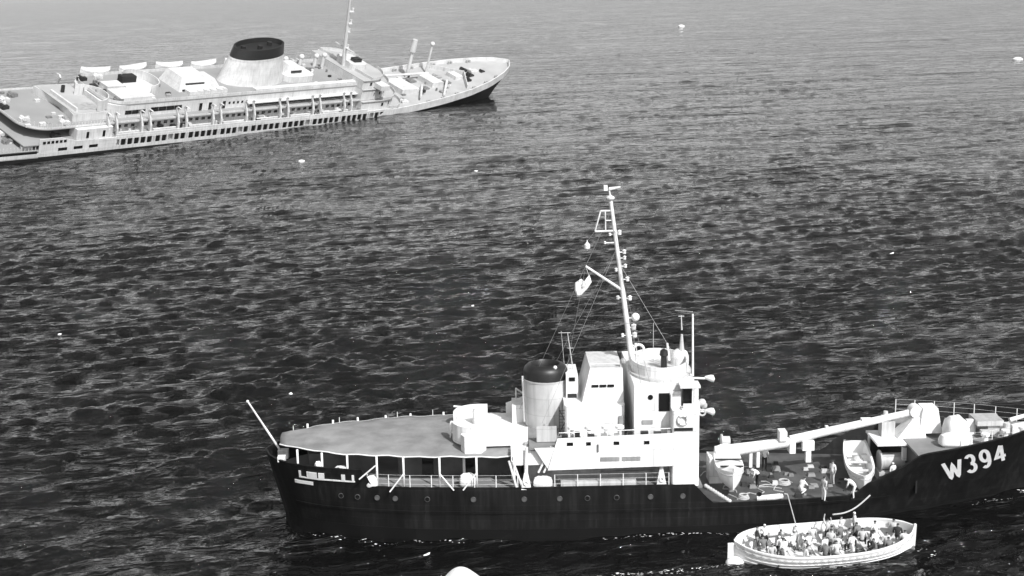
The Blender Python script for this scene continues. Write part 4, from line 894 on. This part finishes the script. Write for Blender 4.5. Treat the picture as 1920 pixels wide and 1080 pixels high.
# second rounded windscreen, skylights and houses on the sun deck
arc2 = [(-25.8 + 4.2*math.cos(rad(a)), 1.0 + 5.6*math.sin(rad(a))) for a in range(-95, 140, 12)]
w2 = part('curved_windscreen', MB().wall(arc2, 8.0, 10.4, .25), 'liner_white', su)
part('windscreen_floor', MB().prism([(-25.8 + 4*math.cos(rad(a)), 1 + 5.3*math.sin(rad(a))) for a in range(0, 360, 15)], 8.0, 8.06), 'liner_white', su)
part('windscreen_shadow', MB().box(-29.5, -25.3, 3.2, 5.4, 8.05, 9.7), 'void_dark', su)  # black box stands in for the shadow at the curved windscreen
part('after_sun_house', MB().box(-37, -27, -7.6, -1.2, 8.0, 8.9), 'liner_white', su); part('skylight', MB().box(-36.5, -31.5, -.8, 2.8, 8.0, 9.2), 'liner_white', su)
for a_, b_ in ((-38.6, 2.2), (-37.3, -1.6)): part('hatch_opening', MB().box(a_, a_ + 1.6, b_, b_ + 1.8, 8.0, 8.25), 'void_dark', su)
vh = part('vent_house', MB().frustum((-17.5, -6.5, -4.6, 4.6), (-16, -8.6, -3.0, 3.4), 8.0, 11.4), 'liner_white', su)
part('louvre', MB().box(-15.2, -9.3, -4.0, -3.4, 9.6, 9.95), 'window_dark', vh); part('louvre', MB().box(-16.5, -5.0, -4.72, -4.5, 8.25, 8.6), 'window_dark', vh)
part('vent_house', MB().frustum((-8.4, -3.6, -3.4, 3.0), (-7.8, -5.0, -2.6, 2.4), 8.0, 10.2), 'liner_white', su)
part('vent_house', MB().box(-16, -3.8, -7.0, -4.9, 8.0, 8.9), 'liner_white', su)
for k in range(5): part('locker', MB().box(-13.5 + k*2.1, -12.6 + k*2.1, -7.1, -6.2, 8.0, 9.2), 'liner_white', su)
# funnel
def lfunnel():
    def ring(z, a, b, cx, tilt=0, n=36): return [(cx + a*math.copysign(abs(math.cos(t))**.9, math.cos(t)), b*math.sin(t), z + tilt*(a*math.cos(t))) for t in [2*math.pi*i/n for i in range(n)]]
    o = part('funnel', MB().rings([ring(8.0, 10.0, 5.2, 8.6), ring(9.2, 9.6, 5.0, 8.8), ring(11, 9.1, 4.8, 9.0), ring(14.0, 8.4, 4.5, 9.2, .04), ring(14.9, 8.1, 4.45, 9.3, .07)]), 'liner_white', su, True)
    part('funnel_band', MB().rings([ring(14.9, 8.2, 4.5, 9.3, .07), ring(15.5, 8.0, 4.45, 9.35, .08)], cap=False), 'grey_white_paint', o, True)
    part('funnel_top', MB().rings([ring(15.5, 8.0, 4.4, 9.35, .08), ring(18.2, 7.4, 4.15, 9.5, .1), ring(18.3, 6.9, 3.7, 9.5, .1), ring(17.0, 6.8, 3.6, 9.5, .1)]), 'black_paint', o, True)
    for x_, y_ in ((5, .5), (9.5, -.6), (13.5, .8)): part('exhaust_pipe', MB().cyl((x_, y_, 15.5), (x_, y_, 18.0 + .08*(x_ - 9)), .7, .7, 12), 'black_paint', o, True)
lfunnel()
part('forward_casing', MB().prism(roundrect(17.5, 27.5, -4.4, 4.4, 2.5, 6), 8.0, 9.7), 'liner_white', su); part('forward_casing', MB().frustum((18.5, 24.5, -2.4, 2.6), (19.5, 22.5, -1.5, 1.7), 9.7, 12.2), 'liner_white', su); part('louvre', MB().box(20, 23.5, -2.5, -2.2, 10.1, 10.7), 'window_dark', su)
# bridge front: three rounded tiers stepping down to the fore deck
def tier(x1, hw, z0, z1, r, wins):
    P = roundrect(38, x1, -hw, hw, r, 10, (1, 0, 0, 1)); o = part('bridge_tier', MB().prism(P, z0, z1 - .14), 'liner_white', liner)
    ov = roundrect(38, x1 + .35, -hw - .3, hw + .3, r, 10, (1, 0, 0, 1)); part('tier_roof', MB().prism(ov, z1 - .14, z1), 'liner_deck_light', o); part('tier_parapet', MB().wall([p for p in ov if p[0] > 39], z1, z1 + .85, .1), 'liner_white', o)
    Q = [p for p in P if p[0] > 40.5]; L_ = [0]
    for a, b in zip(Q[:-1], Q[1:]): L_.append(L_[-1] + math.dist(a, b))
    for i in range(wins):
        d = L_[-1]*(i + .5)/wins; j = max(0, np.searchsorted(L_, d) - 1); t = (d - L_[j])/(L_[j+1] - L_[j] + 1e-6); px = Q[j][0]*(1-t) + Q[j+1][0]*t; py = Q[j][1]*(1-t) + Q[j+1][1]*t
        an = math.atan2(Q[j+1][1] - Q[j][1], Q[j+1][0] - Q[j][0]); part('window', MB().box(-.42, .42, -.06, .06, -.4, .5), 'window_dark', o, loc=(px, py, (z0 + z1)/2), rot=(0, 0, an))
    return o
tier(56, 13.1, .6, 1.56, 8, 0); tier(54, 12.8, 1.56, 4.3, 9, 18); tier(51.5, 12.0, 4.44, 7.7, 9, 20); tier(48.6, 11.6, 7.75, 10.3, 8, 22)
for s_ in (-1, 1): part('bridge_wing', MB().prism([(42.5, s_*11), (45.5, s_*11), (45.5, s_*14.4), (42.5, s_*14.4)][::s_], 8.0, 9.4), 'liner_white', liner)
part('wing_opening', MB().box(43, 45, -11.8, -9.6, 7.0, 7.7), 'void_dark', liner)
part('wheelhouse', MB().prism(roundrect(40, 45.5, -4.5, 4.5, 2, 6), 10.3, 12.0), 'liner_white', liner); part('radar_room', MB().box(41.8, 44.2, -2.6, -.6, 12.0, 13.0), 'window_dark', liner)
m_ = part('foremast', MB().cyl((40.2, 0, 10), (37.0, 0, 34.5), .62, .28, 12), 'liner_white', liner, True)
for z_, d_ in ((15.5, 1.0), (26.5, 1.5), (23.0, 1.2), (20.5, .8)):
    xm = 40.2 - (z_ - 10)*.131; part('mast_platform', MB().box(xm, xm + d_, -.7, .7, z_, z_ + .3).cyl((xm + d_*.9, 0, z_), (xm + d_*.9, 0, z_ + 1.2), .3, .3, 8), 'liner_white', m_)
part('mast_yard', MB().cyl((39.4, -4, 15.8), (39.4, 4, 15.8), .2, .2, 8), 'liner_white', m_)
for x_, y_, h_ in ((36, 4, 4), (34.5, 5.5, 3.2), (45.5, 2.5, 3.0), (47, 3.5, 2.2), (31, 7.5, 2.4), (26, 8, 1.8)): part('ventilator', MB().cyl((x_, y_, 8), (x_, y_, 8 + h_), .5, .5, 10).ball((x_ + .2, y_, 8 + h_), .8, 10), 'liner_white', su, True)
# fore deck gear
for x_, y_ in ((71.0, 6.0),): part('kingpost', MB().cyl((x_, y_, lsheer(x_)), (x_, y_, 10.5), .55, .55, 10).cyl((x_, y_, 10.5), (x_ + .1, y_, 14.4), .95, .8, 12), 'liner_white', liner, True)
part('kingpost', MB().cyl((79.0, 6.4, 2), (79.0, 6.4, 12.0), .36, .3, 10).ball((79.0, 6.4, 12.5), .75, 10), 'liner_white', liner, True)
def fz(x): return lsheer(x)
for (x0, x1, y0, y1, h_) in ((60.5, 67, -4.4, 4.4, 1.3), (73, 77.5, -3.4, 3.4, 1.2), (83.5, 86.5, -2.2, 2.2, .9)):
    part('cargo_hatch', MB().box(x0, x1, y0, y1, fz(x0) - .3, fz(x1) + h_), 'liner_white', liner)
for p0, p1 in (((69.5, -2.5, fz(69) + 1.2), (63, -9.6, fz(63) + 1.4)), ((77, 3.5, fz(77) + 1.4), (62, 5.8, fz(62) + 2.2)), ((79, -3, fz(79) + 1.2), (72, -9.8, fz(72) + .6))): part('derrick_boom', MB().cyl(p0, p1, .42, .3, 8), 'liner_white', liner)
part('breakwater', MB().wall([(82.5, -8.6), (88.5, 0), (82.5, 8.6)], [fz(82.5)]*1 + [fz(88.5)] + [fz(82.5)], [fz(82.5) + 1.3, fz(88.5) + 1.5, fz(82.5) + 1.3], .25), 'liner_white', liner)
for x_, y_, a_, b_, c_, mm in ((70, 2.8, 1.4, 1.0, 1.1, 'steel'), (70.5, -3.0, 1.2, .9, 1.0, 'steel'), (79.5, 2, 1.3, 1, 1.2, 'house_grey'), (79.5, -2.4, 1.3, 1, 1.0, 'steel'), (90, -1.5, 1.0, .9, 1.1, 'black_paint'), (90.5, 2.0, 1.2, .8, 1.3, 'black_paint'), (93, 0.2, 1.6, 1.0, 1.0, 'liner_white'), (95.5, -1.0, .8, .6, .8, 'black_paint'), (58, -8.5, 1.2, .8, 1.0, 'liner_white'), (87, -4.2, .7, .7, 1.2, 'black_paint'), (74, -7.2, .9, .7, .9, 'house_grey')):
    part('winch', MB().box(x_ - a_, x_ + a_, y_ - b_, y_ + b_, fz(x_) - .2, fz(x_) + c_*.6).cyl((x_ - a_*.8, y_ - b_*.6, fz(x_) + c_*.7), (x_ - a_*.8, y_ + b_*.6, fz(x_) + c_*.7), c_*.5, c_*.5, 10), mm, liner)
for x_ in (64, 70, 76, 84, 90, 96):
    for s_ in (-1, 1): part('bollard', MB().cyl((x_, s_*(lb_(x_) - 1.2), fz(x_)), (x_, s_*(lb_(x_) - 1.2), fz(x_) + .9), .35, .35, 8).cyl((x_ + 1, s_*(lb_(x_) - 1.3), fz(x_)), (x_ + 1, s_*(lb_(x_) - 1.3), fz(x_) + .9), .35, .35, 8), 'house_grey', liner)
# scattered gear on the after terraces
for k, (x_, y_, z_) in enumerate(((-62, -6, 4.42), (-63, 1.5, 4.42), (-60.5, 5.5, 4.42), (-57, 8, 4.42), (-53.5, -9.8, 4.42), (-56, -10.4, 1.56), (-66, -4, .1), (-67, -8, .1), (-64.5, -12, .1), (-39, 6.8, 8.0), (-34, 7.4, 8.0), (-37.5, -7.2, 8.0))):
    part('deck_gear', MB().box(x_ - 1.2, x_ + 1.2, y_ - .6, y_ + .6, z_, z_ + .8).cyl((x_ - .3, y_ - .9, z_ + .7), (x_ - .3, y_ + .9, z_ + .7), .5, .5, 8), ['liner_white', 'black_paint', 'liner_white', 'steel'][k % 4], liner)

cl_ = random.Random(5)
def litter(n, x0, x1, y0, y1, z, smax):
    for k in range(n):
        x_, y_, a_, h_ = cl_.uniform(x0, x1), cl_.uniform(y0, y1), cl_.uniform(.25, smax), cl_.uniform(.3, 1.0)
        part('deck_fitting', MB().box(x_ - a_, x_ + a_, y_ - a_*.6, y_ + a_*.6, z, z + h_), cl_.choice(['liner_white', 'liner_white', 'black_paint', 'steel', 'house_grey']), liner)
litter(36, -50, 38, -12.6, -11.0, 1.56, .9); litter(22, -40, -20, -8.4, 8.2, 8.0, .7); litter(14, 24, 37, -6.5, 7.5, 8.0, .6); litter(22, -76, -62, -10, 9, .1, .9); litter(18, -63, -52, -10.5, 10.5, 4.42, .8); litter(26, 52, 92, -7.5, 7.5, 2.2, .8); litter(16, 2, 36, -12.4, -10.9, 1.56, .8)
railm = MB().cyl((0, 0, 0), (0, 0, 1.1), .09, .09, 5).mesh('rail_post'); railm.materials.append(MATS['liner_white'])
for k in range(26): part('rail_post', railm, None, liner, loc=(-62 + k*.85, -11.8 if k > 6 else -11.8 + (6 - k)*.55, 4.4))
for k in range(30): part('rail_post', railm, None, liner, loc=(-78 + k*.9, -(lb_(-78 + k*.9) - .4), .05))

def LXmap(x): return float(np.interp(x, [-110, -60, 0, 40, 68, 107.5], [-119, -69, -9, 33.6, 64.4, 107]))
def remap(o):
    if o.location.length < 1e-6:
        for v in o.data.vertices: v.co.x = LXmap(v.co.x)
    else: o.location.x = LXmap(o.location.x)
    for c in o.children: remap(c)
for c in list(liner.children): remap(c)

# ------------------------------------------------------------------ foam by the hulls, and flotsam
def foam_patch(spots, name, label):
    mb = MB(); tot = 0
    for (x, y, rx, ry, n) in spots:
        for _ in range(n):
            a = random.uniform(0, 2*math.pi); q = math.sqrt(random.random()); px, py = x + rx*q*math.cos(a), y + ry*q*math.sin(a)
            r = random.uniform(.015, .05); P = [(px + r*random.uniform(.8, 3.2)*math.cos(t), py + r*random.uniform(.3, .9)*math.sin(t)) for t in np.linspace(0, 2*math.pi, 7)[:-1]]
            P = [cut_world(u, v, 0) for u, v in P]; zz = sea_height(np.array([p.x for p in P]), np.array([p.y for p in P]), np.full(len(P), .42))
            mb.add([(p.x, p.y, z + .025) for p, z in zip(P, zz)], [tuple(range(len(P)))])
    o = part(name, mb, 'foam'); o['kind'] = 'stuff'; o['label'] = label
foam_patch([(x, -hb(x, 0) - .25, .8, .18, 5) for x in np.arange(-24, -13, 1.3)] + [(x, -hb(x, 0) - .3, .9, .2, 9) for x in (-3.5, -2, 0, 1.5, 3.5, 5.5, 6.5)] + [(22.5, -2.2, 1.5, .5, 26), (25.5, -.9, 1.0, .3, 20)], 'hull_foam', 'thin broken foam along the cutter waterline')
foam_patch([(x, -11.6 + .12*math.sin(x), 1.0, .35, 15) for x in np.arange(-4.5, 3.4, .9)] + [(15.6, -10.4, .6, .8, 12), (9, -12.4, 3, .3, 10)], 'boat_foam', 'broken white water beside the crowded lifeboat')
def flotsam(u, v, label, sx, sy, rz):
    d = camo.rotation_euler.to_matrix() @ Vector(((u - 960)/FPX, -(v - 540)/FPX, -1))
    t = -CAMH/d.z; p = Vector((0, 0, CAMH)) + d*t
    z = float(sea_height(np.array([p.x]), np.array([p.y]), np.array([.6]))[0])
    mb = MB(); mb.ball((0, 0, 0), 1, 10, sx, sy, min(sx, sy)*.6); mb.ball((sx*.7, sy*.3, .05), .6, 8, sx*.8, sy*.8, sy*.5)
    o = part('flotsam', mb, 'scrap_white', None, True, (p.x, p.y, z + .1), (0, 0, rad(rz))); tag(o, label, 'flotsam', 'white scraps afloat')
flotsam(565, 303, 'white scrap afloat on dark water below the liner', .7, .6, 20); flotsam(1277, 50, 'white scrap on the distant water near the top of the view', 2.2, 2.0, 0); flotsam(892, 321, 'tiny white scrap right of the middle below the liner bow', .35, .3, 0)
flotsam(545, 738, 'small white scrap on the water left of the cutter funnel', .16, .2, 60); flotsam(112, 632, 'small white scrap on the water at far left', .2, .2, 0); flotsam(886, 574, 'tiny white scrap on the water left of the cutter mast', .16, .14, 0)
flotsam(800, 1043, 'short white pill-shaped scrap below the cutter hull', .26, .09, 35); flotsam(1672, 472, 'thin white sliver afloat at right beyond the cutter', .6, .15, 50); flotsam(1908, 112, 'larger white scrap at the right edge of the view', 2.0, 1.6, 10)

# ------------------------------------------------------------------ sea haze
hz = MB().box(-16000, 16000, -3000, 30000, -3.0, 60.0); o = part('haze', hz, None); o['kind'] = 'stuff'; o['label'] = 'thin pale sea haze'
hm = bpy.data.materials.new('sea_haze'); hm.use_nodes = True; hn = hm.node_tree.nodes; hn.remove(hn['Principled BSDF'])
pv = hn.new('ShaderNodeVolumePrincipled'); pv.inputs['Color'].default_value = (.97, .97, .97, 1); pv.inputs['Density'].default_value = 0.00005; pv.inputs['Anisotropy'].default_value = 0.2
hm.node_tree.links.new(pv.outputs[0], hn['Material Output'].inputs['Volume']); o.data.materials.append(hm)
